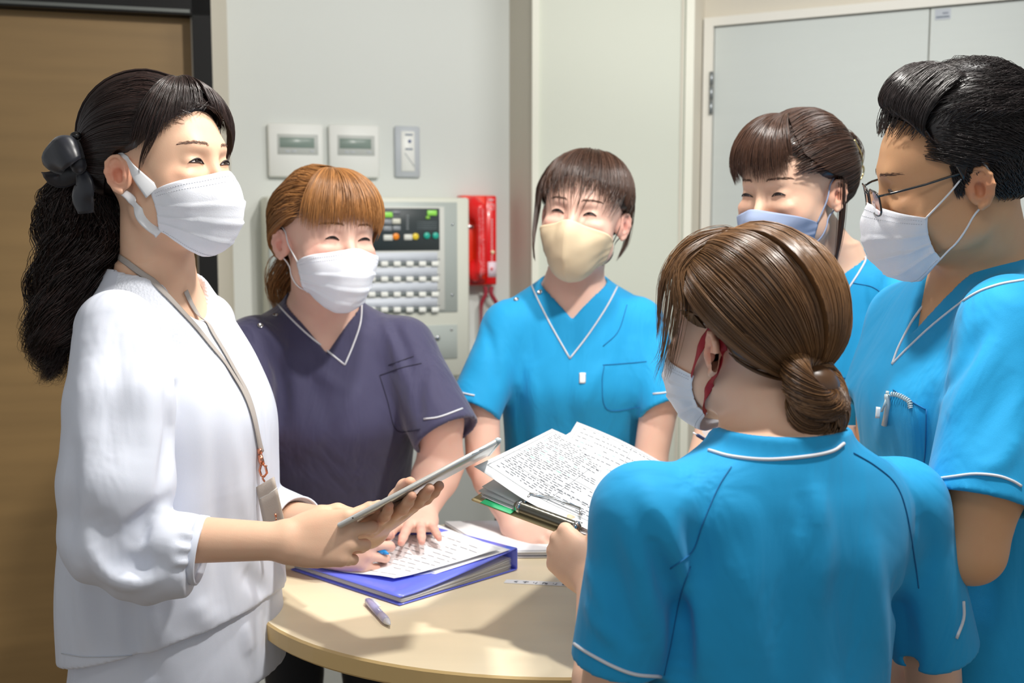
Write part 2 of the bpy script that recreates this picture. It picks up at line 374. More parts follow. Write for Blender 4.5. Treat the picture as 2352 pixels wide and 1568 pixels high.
# ------------------------------------------------------------------ people: head, eyes, hair, mask, hands
HC = np.array([0, .012, .012])          # centre used for directions on the scalp
def skull(f, wide=1.0):
    f.ell((0, .014, .030), (.0755*wide, .094, .086), k=.01)
    f.ell((0, -.022, .018), (.0670*wide, .066, .074), k=.02)
    f.ell((0, -.030, -.030), (.0610*wide, .056, .066), k=.02)
    f.ell((0, -.036, -.072), (.0440*wide, .046, .042), k=.025)
    f.ell((0, -.066, -.098), (.019, .018, .015), k=.02)
    for sx in (-1, 1):
        f.ell((sx*.040*wide, -.052, -.036), (.027, .030, .028), k=.018)
        f.ell((sx*.050*wide, -.010, -.062), (.018, .030, .028), k=.02)
    return f
def face(f, wide=1.0, ears=(1, 1), smile=True):
    skull(f, wide)
    f.cone((-.028, -.0775, .018), (.028, -.0775, .018), .010, .010, k=.02)
    for sx in (-1, 1):
        f.ell((sx*.031, -.0955, .001), (.016, .0115, .009), k=.018, op='s')
        f.ell((sx*.031, -.0735, -.001), (.0155, .0125, .0115), k=.006)
        f.ell((sx*.035, -.076, -.020), (.019, .010, .008), k=.014)
    f.cone((0, -.082, .006), (0, -.103, -.036), .0065, .0095, k=.012)
    f.ell((0, -.104, -.040), (.0095, .009, .008), k=.006)
    for sx in (-1, 1): f.ell((sx*.0115, -.094, -.042), (.0075, .009, .007), k=.006)
    f.ell((0, -.083, -.064), (.022, .011, .006), k=.008); f.ell((0, -.081, -.074), (.019, .011, .006), k=.006)
    f.cone((-.024, -.085, -.0685), (.024, -.085, -.0685), .002, .002, k=.003, op='s')
    for sx, on in zip((-1, 1), ears):
        if not on: continue
        Re = rot3(0, 0, 0)@np.array([[1, 0, 0], [0, 1, 0], [0, 0, 1]])
        X = sx*.0735*wide
        nn = unit([sx*.90, -.42, .0]); tt = unit([sx*.42, .90, 0]); C0 = np.array([X+sx*.0065, .0135, -.010]); Rq = np.stack([nn, tt, [0, 0, 1.]], 1)
        q = lambda t, z, o=0: tuple(C0+tt*t+np.array([0, 0, z])+nn*o)
        f.ell(q(.001, -.001, -.0015), (.0036, .0148, .0243), R=Rq, k=.004)
        f.ell(q(-.008, -.004, -.003), (.008, .010, .018), R=Rq, k=.008)
        hl = [q(-.0085, .004, .001), q(-.009, .014, .002), q(-.003, .0225, .0025), q(.006, .0225, .003), q(.0135, .014, .003), q(.0155, .001, .003), q(.012, -.012, .002), q(.005, -.022, .001), q(-.002, -.026, .001)]
        f.chain(hl, [.0022, .0026, .0027, .0028, .0029, .0028, .0028, .0038, .0048], k=.0025)
        f.chain([q(.006, .012, .0025), q(.0085, .001, .003), q(.005, -.010, .0025), q(-.002, -.015, .002)], [.0020, .0026, .0026, .0022], k=.004)
        f.ell(q(-.0015, -.004, .0045), (.0085, .0066, .0105), R=Rq, k=.0025, op='s'); f.ell(q(.004, .013, .0055), (.0038, .0045, .0045), R=Rq, k=.002, op='s')
        f.ell(q(-.0095, -.005, .003), (.0034, .0034, .0050), R=Rq, k=.003)
    return f
def radial(build):
    """radius table of a star-shaped local field about HC"""
    f = Field().frame(); build(f)
    az = np.linspace(-180, 180, 145); el = np.linspace(-90, 90, 73); A, E = np.meshgrid(az, el, indexing='ij')
    D = dirs(A, E).reshape(-1, 3); r0 = np.full(len(D), .02); r1 = np.full(len(D), .20)
    rr = np.arange(.03, .19, .004); best = np.full(len(D), .03)
    for r in rr: best = np.where(f.ev(HC+D*r) < 0, r, best)
    a = best; b = best+.004
    for _ in range(7):
        c = (a+b)/2; ins = f.ev(HC+D*c[:, None]) < 0; a = np.where(ins, c, a); b = np.where(ins, b, c)
    return a.reshape(A.shape)
def dirs(az, el):
    """az 0 = face front, +90 = the person's left; el up"""
    a = np.radians(az); e = np.radians(el); return np.stack([np.sin(a)*np.cos(e), -np.cos(a)*np.cos(e), np.sin(e)], -1)
RT = radial(skull)
def Rr(D):
    D = D/(np.linalg.norm(D, axis=-1, keepdims=True)+1e-12); az = np.degrees(np.arctan2(D[..., 0], -D[..., 1])); el = np.degrees(np.arcsin(np.clip(D[..., 2], -1, 1)))
    x = (az+180)/2.5; y = (el+90)/2.5; i = np.clip(x.astype(int), 0, 143); j = np.clip(y.astype(int), 0, 71); u = x-i; v = y-j
    return RT[i, j]*(1-u)*(1-v)+RT[i+1, j]*u*(1-v)+RT[i, j+1]*(1-u)*v+RT[i+1, j+1]*u*v
def H(az, el, off=.012):
    d = dirs(az, el); return HC+d*(Rr(d)+off)
class Head:
    def __init__(s, pos, ypr, sc=1.0, wide=1.0):
        s.R = rot3(*ypr); s.t = np.array(pos, float); s.sc = sc; s.wide = wide
    def w(s, P): return (np.asarray(P, float)*s.sc)@s.R.T+s.t
    def loc(s, P): return ((np.asarray(P, float)-s.t)@s.R)/s.sc
    def px(s, px, py, dx=0): return None
def strands(hd, guides, n, rad=.0006, lift=.006, uj=.02, wave=0, wl=6, clump=0, K=12, minoff=.004, seed=1, m=16, hug=True, crop=.12, v0=0., v1=1., fray=0, local=True, vol=0):
    """hair strands between guide curves (head-local); returns V,F,var"""
    rng = np.random.default_rng(seed); G = np.asarray(guides, float); ng, nk = G.shape[:2]
    Gd = cr(np.swapaxes(G, 0, 1), m) if nk > 2 else cr(np.swapaxes(G, 0, 1), m)   # m, ng, 3
    Gd = np.swapaxes(Gd, 0, 1)
    u = rng.random(n); t = np.linspace(0, 1, m)
    uc = (np.floor(u*K)+.5+rng.normal(0, .12, n))/K
    uu = u[:, None]+(uc-u)[:, None]*clump*t[None]**1.2+rng.normal(0, uj, n)[:, None]*(t[None]*.7+.3)
    x = np.clip(uu, 0, 1)*(ng-1); i = np.minimum(x.astype(int), ng-2); fr = (x-i)[..., None]; ts = np.broadcast_to(np.arange(m), (n, m))
    P = Gd[i, ts]*(1-fr)+Gd[i+1, ts]*fr
    # crop ends: resample param
    end = 1-rng.random(n)*crop; q = t[None]*end[:, None]*(m-1); j = np.minimum(q.astype(int), m-2); f2 = (q-j)[..., None]; ar = np.arange(n)[:, None]
    P = P[ar, j]*(1-f2)+P[ar, j+1]*f2
    lf = rng.random(n)**1.5*lift
    d = P-HC; r = np.linalg.norm(d, axis=2); dn = d/r[..., None]
    P = P+dn*lf[:, None, None]*np.sin(np.pi*np.clip(t*.9+.1, 0, 1))[None, :, None]
    if wave:
        ph = rng.random((n, 3))*6.28; kk = (np.floor(u*K)*1.7)[:, None]+ph*.35
        for a in range(3): P[..., a] += wave*(t[None]**.8)*np.sin(wl*t[None]*6.28*(1+.12*(ph[:, a:a+1]/6.28-.5))+kk[:, a:a+1])
    if vol: P = P+(rng.normal(0, 1, (n, 3))*vol)[:, None, :]*(np.sin(np.pi*np.clip(t, 0, 1)**.6)*.85+.15)[None, :, None]
    if fray: P += np.cumsum(rng.normal(0, fray, (n, m, 3)), 1)*t[None, :, None]
    if hug:
        d = P-HC; r = np.linalg.norm(d, axis=2); dn = d/r[..., None]; R0 = Rr(dn)+minoff+lf[:, None]*.5
        P = np.where((r < R0)[..., None], HC+dn*R0[..., None], P)
    Pw = hd.w(P) if local else P
    T = np.gradient(Pw, axis=1); T /= np.linalg.norm(T, axis=2)[..., None]+1e-12
    c = (hd.t if local else Pw.mean((0, 1))); O = Pw-c; O /= np.linalg.norm(O, axis=2)[..., None]+1e-12
    B = np.cross(T, O); B /= np.linalg.norm(B, axis=2)[..., None]+1e-12; O = np.cross(B, T)
    tp = np.minimum(1, (1.02-t)*3.2)**.8; tp[0] = .7; rr = (rad*(.7+.6*rng.random(n)))[:, None]*tp[None]
    V = np.stack([Pw+rr[..., None]*O, Pw-rr[..., None]*(.5*O-.87*B), Pw-rr[..., None]*(.5*O+.87*B)], 2).reshape(-1, 3)
    a = np.arange(n)[:, None, None]*m*3+np.arange(m-1)[None, :, None]*3; k = np.arange(3)[None, None]; k2 = (k+1) % 3
    Fc = np.stack([a+k, a+k2, a+k2+3, a+k+3], -1).reshape(-1, 4)
    var = np.repeat(np.clip(.5+.28*rng.normal(0, 1, n), 0, 1), m*3)*.7+.3*np.tile(np.repeat(t, 3), n)
    return V, Fc, var
def merge(parts):
    V = []; Fc = []; A = []; n = 0
    for v, f, a in parts: V.append(v); Fc.append(f+n); A.append(a); n += len(v)
    return np.concatenate(V), np.concatenate(Fc), np.concatenate(A)
def haircap(hd, line, h0=.010, extra=None, var=.15):
    """closed star-shaped under-layer; line: (az, min elevation) table for the hairline"""
    az = np.linspace(-180, 180, 181)[:-1]; el = np.linspace(-89, 89, 90); A, E = np.meshgrid(az, el, indexing='ij')
    L = np.array(sorted(line), float); mn = np.interp(A, L[:, 0], L[:, 1]); s = np.clip((E-mn)/9, -1, 1)
    off = np.where(s > 0, h0*np.sin(s*np.pi/2)**.7, s*.012)
    if extra is not None: off = off+extra(A, E)*np.clip(s, 0, 1)
    D = dirs(A, E); P = HC+D*(Rr(D)+off)[..., None]
    V = hd.w(P.reshape(-1, 3)); na, ne = A.shape; i, j = np.meshgrid(np.arange(na), np.arange(ne-1), indexing='ij'); q = (i*ne+j).ravel(); q2 = (((i+1) % na)*ne+j).ravel()
    Fc = np.stack([q, q2, q2+1, q+1], 1); return V, Fc, np.full(len(V), var)
# direction of the part hair from a whorl: helper that makes guides from point a to point b over the scalp
def arc(a, b, off=.012, n=5, bow=0):
    """a,b = (az,el); great-circle arc of local points on the scalp"""
    d0 = dirs(*a); d1 = dirs(*b); w_ = math.acos(np.clip(d0@d1, -1, 1)); out = []
    for t in np.linspace(0, 1, n):
        d = (math.sin((1-t)*w_)*d0+math.sin(t*w_)*d1)/max(math.sin(w_), 1e-6); out.append(HC+d*(Rr(d)+off+bow*math.sin(math.pi*t)))
    return out
M_ = {}
def eyes_brows(root, hd, ff, sides=(-1, 1), openh=.0042, smile=.0035, browz=.0235, browcol='hair_black', brow=True, tilt=.0008, ww=.0125):
    """ff: local face field"""
    for sx in sides:
        s_ = np.linspace(-1, 1, 19); v = np.linspace(0, 1, 6); cx = sx*.0315
        X = cx+s_*ww; zm = smile*(1-s_**2)-.0025+s_*sx*tilt
        Z = zm[:, None]+openh*(1-s_**2)[:, None]*(v-.35)[None]; XX = np.broadcast_to(X[:, None], Z.shape)
        O = np.stack([XX, np.full(Z.shape, -.125), Z], -1).reshape(-1, 3); Hh = ff.cast(O, np.tile([0, 1., 0], (len(O), 1)), 0, .09, .003)
        Hh[:, 1] -= .0009; 
        if np.isnan(Hh).any(): continue
        V, Fc = grid(hd.w(Hh).reshape(19, 6, 3)); mi = [1 if abs(s_[q[0]//6]+.05) < .46 else 0 for q in Fc]
        mesh('eye', V, Fc, [M_['sclera'], M_['iris']], root, midx=mi)
        up = hd.w(Hh.reshape(19, 6, 3)[:, 5]-np.array([0, .0008, -.0002])); rr = .0012*(1-.55*np.abs(s_)**2)+.0002
        V, Fc = tube(up, rr, 6); lo = hd.w(Hh.reshape(19, 6, 3)[:, 0]-np.array([0, .0004, 0])); V2, F2 = tube(lo, rr*.4, 5)
        mesh('eyelashes', *cat_((V, Fc), (V2, F2)), M_['lash'], root)
        cz = hd.w(np.array([[X[i]+0*sx, Hh.reshape(19, 6, 3)[i, 5, 1], zm[i]+openh*.65*(1-s_[i]**2)+.0045] for i in range(2, 17)]))
        if brow:
            n = 120; rng = np.random.default_rng(3); t = rng.random(n); bx = cx+sx*(t*2-1)*.0185*1.0; bz = browz+.0035*np.sin(t*2.6)-.001*t+rng.normal(0, .0011, n)
            O = np.stack([bx, np.full(n, -.125), bz], -1); Hb = ff.cast(O, np.tile([0, 1., 0], (n, 1)), 0, .1, .003); O2 = O+np.stack([sx*np.full(n, .0032), np.zeros(n), .0022*(1-1.6*t)], 1); Hb2 = ff.cast(O2, np.tile([0, 1., 0], (n, 1)), 0, .1, .003)
            pr = []
            for a, b in zip(Hb, Hb2):
                if np.isnan(a).any() or np.isnan(b).any(): continue
                a = a-np.array([0, .0006, 0]); b = b-np.array([0, .0009, 0]); pr.append(tube(hd.w(np.array([a, (a+b)/2, b])), [.00026, .00024, .0001], 3))
            if pr: mesh('eyebrow', *cat_(*pr), M_[browcol], root)
FFACE = {}
def facelocal(wide, ears=(1, 1)):
    k = (wide,)
    if k not in FFACE: f = Field().frame(); face(f, wide, (0, 0)); FFACE[k] = f
    return FFACE[k]
OM = np.array([0, -.012, -.058])
def maskhull(kind, wide=1.0):
    f = Field().frame(); skull(f, wide); f.cone((0, -.088, -.005), (0, -.106, -.040), .008, .011, k=.02)
    if kind == 'surgical': f.ell((0, -.062, -.060), (.050, .056, .056), k=.025); f.ell((0, -.080, -.070), (.030, .040, .045), k=.02)
    elif kind == 'fitted': f.ell((0, -.066, -.062), (.044, .052, .052), k=.03); f.cone((0, -.105, -.030), (0, -.100, -.085), .010, .010, k=.02)
    else: f.ell((0, -.062, -.060), (.048, .056, .050), k=.025)
    f.ell((0, -.052, -.100), (.026, .035, .022), k=.03)
    return f
def mask(root, hd, kind, matn, top=(24, 13), bot=(-54, -36), azm=74, loop='white_cord', loopw=None, earx=.079, seam=None, sides=(-1, 1), name='face_mask', zmid=0, pleat=True, asym=0):
    f = maskhull(kind, hd.wide); NU, NV = 61, 41
    u = np.linspace(-1, 1, NU); v = np.linspace(0, 1, NV); U, Vv = np.meshgrid(u, v, indexing='ij')
    et = top[0]+(top[1]-top[0])*np.abs(U)**1.6; eb = bot[0]+(bot[1]-bot[0])*np.abs(U)**2
    az = U*azm*(1-.06*np.sin(np.pi*Vv)); 
    if kind == 'fitted': az = U*azm*(1-.10*np.sin(np.pi*Vv)**1)
    el = et+(eb-et)*Vv; D = dirs(az, el).reshape(-1, 3)
    # march outward from OM
    r = np.full(len(D), .02)
    for q in np.arange(.02, .13, .003): r = np.where(f.ev(OM+D*q) < 0, q, r)
    a = r; b = r+.003
    for _ in range(7):
        c = (a+b)/2; ins = f.ev(OM+D*c[:, None]) < 0; a = np.where(ins, c, a); b = np.where(ins, b, c)
    r = a.reshape(U.shape); off = np.full(U.shape, .0028)
    rng = np.random.default_rng(int(abs(hd.t[0])*1000))
    if kind == 'surgical' and pleat:
        for pc, dep in ((.30, .0028), (.50, .0032), (.70, .0028)):
            pc2 = pc+.012*np.sin(U*3+pc*9); s = (Vv-pc2)/.085; off += dep*np.where((s > 0) & (s < 1), (1-s), 0)*np.sin(np.pi*np.clip(Vv, 0, 1))**.3*(1-.55*np.abs(U)**4)
        off += .0016*np.exp(-((Vv-.5)/.3)**2)*np.sin(U*9+Vv*5)*(np.abs(U) > .25)
        off += .0008*((Vv < .055) | (Vv > .95) | (np.abs(U) > .955))
    if kind == 'fitted': off += .0040*np.exp(-(np.abs(U)/.045)**1)*np.sin(np.pi*np.clip(Vv*.9+.1, 0, 1)); off += .0007*(Vv < .03)
    if kind == 'boat':
        off += .006*np.exp(-((Vv-.40-.0*U)/.06)**2)*(1-np.abs(U)**2)-.002*np.exp(-((Vv-.52)/.05)**2)*(1-np.abs(U)**2)
    off += .0006*np.sin(U*17+Vv*11)*np.sin(Vv*13-U*5)
    P = OM+dirs(az, el)*(r+off)[..., None]; Pw = hd.w(P.reshape(-1, 3)).reshape(P.shape)
    V, Fc = slab(Pw[:, ::-1], .0009*hd.sc)
    mo = mesh(name, V, Fc, M_[matn], root)
    # stitched border line
    if kind == 'surgical':
        for vv in (.06, .115, .94):
            st = []
            j = vv*(NV-1); j0 = int(j); L = P[2:-2, j0]*(1-(j-j0))+P[2:-2, j0+1]*(j-j0); Lw = hd.w(L+dirs(az[2:-2, j0], el[2:-2, j0])*.0003)
            Ld = cr(Lw, 120)
            for q in range(0, 119, 2): st.append(tube(Ld[q:q+2], .00035, 4))
            so = mesh('stitching', *cat_(*st), M_['stitch'], root); so.parent = mo
    for sx, on in ((-1, sides[0] != 0), (1, sides[1] != 0)):
        if not on: continue
        i = 0 if sx < 0 else NU-1; tp = P[i+(-sx)*1, 1]; bt = P[i+(-sx)*1, NV-2]
        ex = earx*hd.wide; a1 = np.array([sx*(ex-.004), .004, .012]); a2 = np.array([sx*(ex-.001), .020, .018]); a3 = np.array([sx*(ex-.002), .028, -.005]); a4 = np.array([sx*(ex-.005), .017, -.032]); a5 = np.array([sx*(ex-.010), .004, -.046])
        path = cr(np.array([tp, tp*.45+a1*.55+np.array([sx*.004, 0, .000]), a1, a2, a3, a4, a5, bt*.55+a5*.45+np.array([sx*.005, 0, -.001]), bt]), 60)
        ff_ = facelocal(hd.wide)
        for _ in range(4):
            d_ = ff_.ev(path); path = path+ff_.grad(path)*np.clip(.0016-d_, 0, .02)[:, None]
        pw = hd.w(path)
        if loopw is None: V, Fc = tube(pw, .00135, 6)
        else:
            wv = np.interp(np.linspace(0, 1, 60), *loopw); V, Fc = tube(pw, wv, 8, flat=(1, .14), up=hd.R@np.array([0, .25, 1.]))
        lo_ = mesh('ear_loop', V, Fc, M_[loop], root); lo_.parent = mo
    return mo, P
# hands -------------------------------------------------------------
def fur(hd, n, azr, elr, tgt, ln=(25, 45), off=(.004, .014, .010), rad=.0006, seed=1, m=9, K=90, clump=.5, jit=4, wave=.0):
    """short hair: roots spread over a patch of scalp, each combed toward a target direction"""
    rng = np.random.default_rng(seed); A = rng.uniform(*azr, n); E = rng.uniform(*elr, n); ci = rng.integers(0, K, n); CA = rng.uniform(*azr, K); CE = rng.uniform(*elr, K)
    d2 = (A[:, None]-CA)**2+(E[:, None]-CE)**2; ci = d2.argmin(1)
    A2 = A; D0 = dirs(A2, E); DC = dirs(CA[ci], CE[ci]); T_ = dirs(tgt[0]+rng.normal(0, jit, n), tgt[1]+rng.normal(0, jit, n)); t = np.linspace(0, 1, m); L = np.radians(rng.uniform(*ln, n))
    def go(D):
        w_ = np.arccos(np.clip((D*T_).sum(1), -1, 1)); f_ = np.clip(L[:, None]*t[None]/w_[:, None], 0, 1); return (np.sin((1-f_)*w_[:, None])[..., None]*D[:, None]+np.sin(f_*w_[:, None])[..., None]*T_[:, None])/np.sin(w_)[:, None, None]
    P0 = go(D0); P1 = go(DC); P = P0*(1-clump*t[None, :, None])+P1*clump*t[None, :, None]; P /= np.linalg.norm(P, axis=2)[..., None]
    o = np.interp(t, [0, .5, 1], off)[None]*(.75+.5*rng.random(n))[:, None]
    if wave: o = o+wave*np.sin(t[None]*7+ci[:, None]*1.3)
    P = HC+P*(Rr(P)+o)[..., None]; Pw = hd.w(P)
    return rawstr(Pw, rad, seed)
def rawstr(P, rad, seed):
    rng = np.random.default_rng(seed); n, m = P.shape[:2]; T = np.gradient(P, axis=1); T /= np.linalg.norm(T, axis=2)[..., None]+1e-12; a = np.array([.3, .2, .9]); O = np.cross(T, a); O /= np.linalg.norm(O, axis=2)[..., None]+1e-12; Bn = np.cross(T, O)
    rr = (rad*np.minimum(1, (1.03-np.linspace(0, 1, m))*3.5))[None, :, None]
    V = np.stack([P+rr*O, P-rr*(.5*O-.87*Bn), P-rr*(.5*O+.87*Bn)], 2).reshape(-1, 3); A = np.arange(n)[:, None, None]*m*3+np.arange(m-1)[None, :, None]*3; k = np.arange(3)[None, None]; k2 = (k+1) % 3
    return V, np.stack([A+k, A+k2, A+k2+3, A+k+3], -1).reshape(-1, 4), np.repeat(np.clip(.5+.28*rng.normal(0, 1, n), 0, 1), m*3)
LW = [(0, 36), (25, 33), (42, 26), (55, 17), (68, 8), (80, 4), (90, 3), (100, -6), (110, -22), (130, -34), (180, -36)]
LW = [(-a, e) for a, e in LW]+LW
def perim(azs, line=None, up=2): L = np.array(sorted(line or LW), float); return [(a, float(np.interp(a, L[:, 0], L[:, 1]))+up) for a in azs]
def back_to(tie, starts, off=.013, bow=.004, end=True):
    d1 = unit(np.asarray(tie)-HC); az, el = math.degrees(math.atan2(d1[0], -d1[1])), math.degrees(math.asin(d1[2]))
    return [list(arc(s_, (az, el), off, 6, bow))+([tie] if end else []) for s_ in starts]
FIN = {'i': ((.027, .088, 0), .070, .0083), 'm': ((.008, .092, .001), .077, .0084), 'r': ((-.011, .088, 0), .072, .0080), 'p': ((-.028, .079, -.002), .056, .0072)}
def hand(f, tints, wrist, d, thumb, side, curls=None, spread=None, th=None, sc=1.0, wr=.0265):
    """side 'R'/'L'. curls {finger:(mcp,pip,dip)} deg toward the palm. th: list of local thumb points"""
    d = unit(d); x = unit(np.asarray(thumb, float)-d*(np.asarray(thumb)@d)); z = np.cross(d, x) if side == 'R' else np.cross(x, d)
    R = np.stack([x, d, z], 1); wrist = np.array(wrist, float); Wd = lambda p: wrist+R@(np.asarray(p, float)*sc)
    if side == 'L': pass
    f.frame(R, wrist, sc) if np.linalg.det(R) > 0 else f.frame(R, wrist, sc)
    curls = curls or {}; spread = spread or dict(i=7, m=1, r=-5, p=-12)
    for k in 'imrp':
        mc = np.array(FIN[k][0]); f.cone((mc[0]*.45, .006, 0), mc+np.array([0, -.004, -.002]), .0145, .0118, k=.012)
    f.ell((.003, .050, -.003), (.034, .042, .0125), k=.012)
    f.ell((.022, .034, -.010), (.016, .028, .013), k=.012); f.ell((-.024, .036, -.008), (.012, .032, .012), k=.012)
    f.ell((0, .0, 0), (wr, .022, .0185), k=.012)
    tips = {}
    for k in 'imrp':
        mc, L, r = FIN[k]; mc = np.array(mc); c = curls.get(k, (20, 25, 12)); sp = R_(spread[k]); ang = 0; p = mc; pts = [p]; dirv = np.array([math.sin(sp), math.cos(sp), 0])
        for a, l in zip(c, (.46, .30, .24)):
            ang += R_(a); dd = dirv*math.cos(ang)+np.array([0, 0, -1])*math.sin(ang); p = p+dd*l*L; pts.append(p)
        rs = [r*1.08, r*1.0, r*.93, r*.76]; f.chain(pts, rs, k=.0035)
        nrm = -np.cross(np.cross(dd, [0, 0, -1.]), dd) if abs(dd[2]) < .99 else np.array([0, 1, 0]); nrm = unit(dirv*(-math.sin(ang)) * -1 + 0) if False else unit(np.array([0, 0, 1])*math.cos(ang)+dirv*math.sin(ang))
        tips[k] = Wd(pts[-1]); tints.append((Wd(pts[-1]+nrm*r*.6), .009*sc, .55)); tints.append((Wd(pts[2]+nrm*r), .009*sc, .35)); tints.append((Wd(pts[1]+nrm*r), .010*sc, .40))
        f.ell(pts[-1]+nrm*r*.50-dd*.001, (r*.62, .0062, r*.30), R=np.stack([np.cross(dd, nrm), dd, nrm], 1), k=.0012)
    tp = th or [(.020, .022, -.008), (.040, .046, -.018), (.050, .068, -.022), (.054, .090, -.022)]
    f.chain(tp, [.0145, .0118, .0105, .0085], k=.006); tints.append((Wd(tp[-1]), .012*sc, .6))
    f.frame(); return tips
def skintint(V, tints):
    T = np.zeros(len(V))
    for c, r, a in tints:
        d2 = ((V-c)**2).sum(1); T = np.maximum(T, a*np.exp(-d2/(r*r)))
    return T
# ------------------------------------------------------------------ materials in use
M_.update(
 sclera=mat('eye_white', srgb(225, 215, 210), .25), iris=mat('eye_dark', srgb(38, 24, 20), .12, coat=.6), lash=mat('lash', srgb(40, 28, 26), .6),
 brow=mat('eyebrow_hair', srgb(104, 80, 68), .7), hair_black=hairmat('hair_black', srgb(22, 19, 20), srgb(48, 40, 40), .3), hair_dark=hairmat('hair_dark_brown', srgb(30, 22, 20), srgb(84, 60, 48), .32),
 hair_wave=hairmat('hair_wavy_black', srgb(22, 18, 18), srgb(62, 44, 40), .32),
 hair_ginger=hairmat('hair_ginger_brown', srgb(100, 66, 40), srgb(204, 144, 84), .38), hair_brown=hairmat('hair_light_brown', srgb(66, 44, 28), srgb(150, 110, 72), .30),
 hair_choc=hairmat('hair_chocolate', srgb(34, 24, 21), srgb(92, 64, 50), .30),
 mask_white=mat('mask_nonwoven', srgb(236, 238, 246), .75, spec=.2, bump=.25, bscale=700, sss=.05), stitch=mat('mask_stitch', srgb(196, 200, 208), .8),
 white_cord=mat('white_elastic', srgb(236, 238, 242), .7), mask_beige=mat('mask_beige', srgb(224, 203, 170), .8, spec=.2, bump=.2, bscale=900), mask_grey=mat('mask_greyblue', srgb(142, 156, 186), .7, spec=.3),
 red_strap=mat('red_strap', srgb(160, 22, 36), .55),
 blue=mat('scrub_blue', srgb(30, 155, 212), .72, spec=.25, bump=.25, bscale=1500, sheen=.1, noise=.02, nscale=5, wrinkle=.012, wscale=7), navy=mat('scrub_navy', srgb(64, 62, 92), .7, spec=.3, bump=.25, bscale=1500, sheen=.35, noise=.04, nscale=5, wrinkle=.012, wscale=7),
 blouse=mat('white_blouse', srgb(214, 219, 232), .6, spec=.3, bump=.12, bscale=1300, sss=.03, wrinkle=.012, wscale=5), lace=mat('white_lace', srgb(226, 231, 242), .7, bump=1.0, bscale=260, weave=True),
 pipe=mat('grey_piping', srgb(214, 216, 222), .6), seam_blue=mat('seam_blue', srgb(12, 104, 160), .8), seam_navy=mat('seam_navy', srgb(40, 38, 60), .8),
 black_cloth=mat('black_trousers', srgb(20, 21, 26), .8, sheen=.2), snap=mat('snap_metal', srgb(200, 202, 206), .25, metal=1), satin=mat('black_satin', srgb(22, 25, 36), .36, spec=.6, sheen=.2),
 skinA=skinmat('skin_warm', srgb(230, 192, 162), srgb(232, 150, 124)), skinB=skinmat('skin_pale_pink', srgb(232, 194, 174), srgb(236, 150, 140)), skinE=skinmat('skin_tan', srgb(212, 166, 124), srgb(206, 128, 98)),
 skinF=skinmat('skin_fair', srgb(230, 194, 168), srgb(226, 140, 116)),
 shoe=mat('white_shoe', srgb(220, 220, 220), .5), tagw=mat('white_tag', srgb(235, 238, 240), .6), gold=mat('gold_metal', srgb(222, 200, 140), .2, metal=1), glass_frame=mat('black_frame', srgb(14, 14, 17), .2, coat=.5),
 lens=mat('clear_lens', (1, 1, 1, 1), .0, trans=1, spec=.4), lcd=mat('lcd_grey_green', srgb(132, 148, 140), .3), plast=mat('white_plastic', srgb(232, 234, 230), .4), plast_grey=mat('grey_plastic', srgb(188, 194, 200), .45))
TROUSER = {}
def ball(c, r, R=None):
    f = Field(); f.ell(c, r, R); return f
def scrub(root, body, R, N, st, sl, vneck, matn='blue', collar=.064, h=.0042, folds=(), open_d=.03, n=2.35, extra=None, vy=-.02, neck_lo=-.035, shoulders=True, necktilt=(0, 0)):
    """body: skin field. st: torso stations. sl: [(shoulder, end, r0, r1)...] world; vneck=(zbottom, ztop, halfwidth)"""
    f = Field()
    for s0, s1, r0, r1 in sl: f.cone(s0, s1, r0, r1, k=.004)
    for s0, s1, r0, r1 in sl:   # flat sleeve end, hollow
        dv = unit(s1-s0); e = s1
        f._add((lambda e, dv, rr: lambda P: np.maximum(-((P-e)@dv), np.linalg.norm(P-e, axis=1)-rr))(e, dv, r1*1.5), e-r1*1.6, e+r1*1.6, .003, 's')
        f._add((lambda e, dv, rr: lambda P: np.maximum(np.linalg.norm(P-e-((P-e)@dv)[:, None]*dv, axis=1)-rr, np.maximum(-((P-e)@dv)-.014, ((P-e)@dv)-.02)))(e, dv, r1-.0095), e-r1*1.2, e+r1*1.2, .004, 's')
    f.frame(R, N); f.loft(st, 0, n=n, k=.024); f.frame()
    for (s0, s1, r0, r1), sg in zip(sl, (-1, 1)):
        a_ = N+R@np.array([sg*.055, .006, -.052]); f.cone(a_, s0+np.array([0, 0, -.004]), .048, r0*.92, k=.03)
    if extra: extra(f)
    f.frame(R, N)
    f.cone((0, .006, neck_lo), (necktilt[0], -.03+necktilt[1], .14), collar, collar*1.05, k=.006, op='s')
    if vneck:
        zb, zt, hw = vneck; L = math.hypot(hw, zt-zb); cs, sn = (zt-zb)/L, hw/L
        f.custom(lambda q: np.maximum(np.abs(q[:, 0])*cs-(q[:, 2]-zb)*sn, q[:, 1]-vy), (-.12, -.25, zb-.005), (.12, vy, .12), k=.004)
    f.frame()
    # open hem
    return f
def finish(f, name, matn, root, h, lo=None, hi=None, tints=None):
    V, Fc = f.mesh(h, lo, hi)
    at = {'tint': skintint(V, tints)} if tints is not None else None
    return mesh(name, V, Fc, M_[matn], root, attrs=at)
def piping(root, sh, f, paths, matn='pipe', r=.0019, name='piping', lift=.0006, k=6):
    for p in paths:
        q = f.pix(p, lift=lift)
        if len(q) > 3: mesh(name, *tube(q, r, k), M_[matn], root).parent = sh
def foldpix(f, specs):
    """specs: (pixel path, width m, amp m)"""
    for p, w_, a in specs: 
        q = f.pix(p, n=max(5, int(np.linalg.norm(np.diff(np.array(p, float), axis=0), axis=1).sum()/16)))
        if len(q) > 1: f.fold(q, w_, a*1.5)
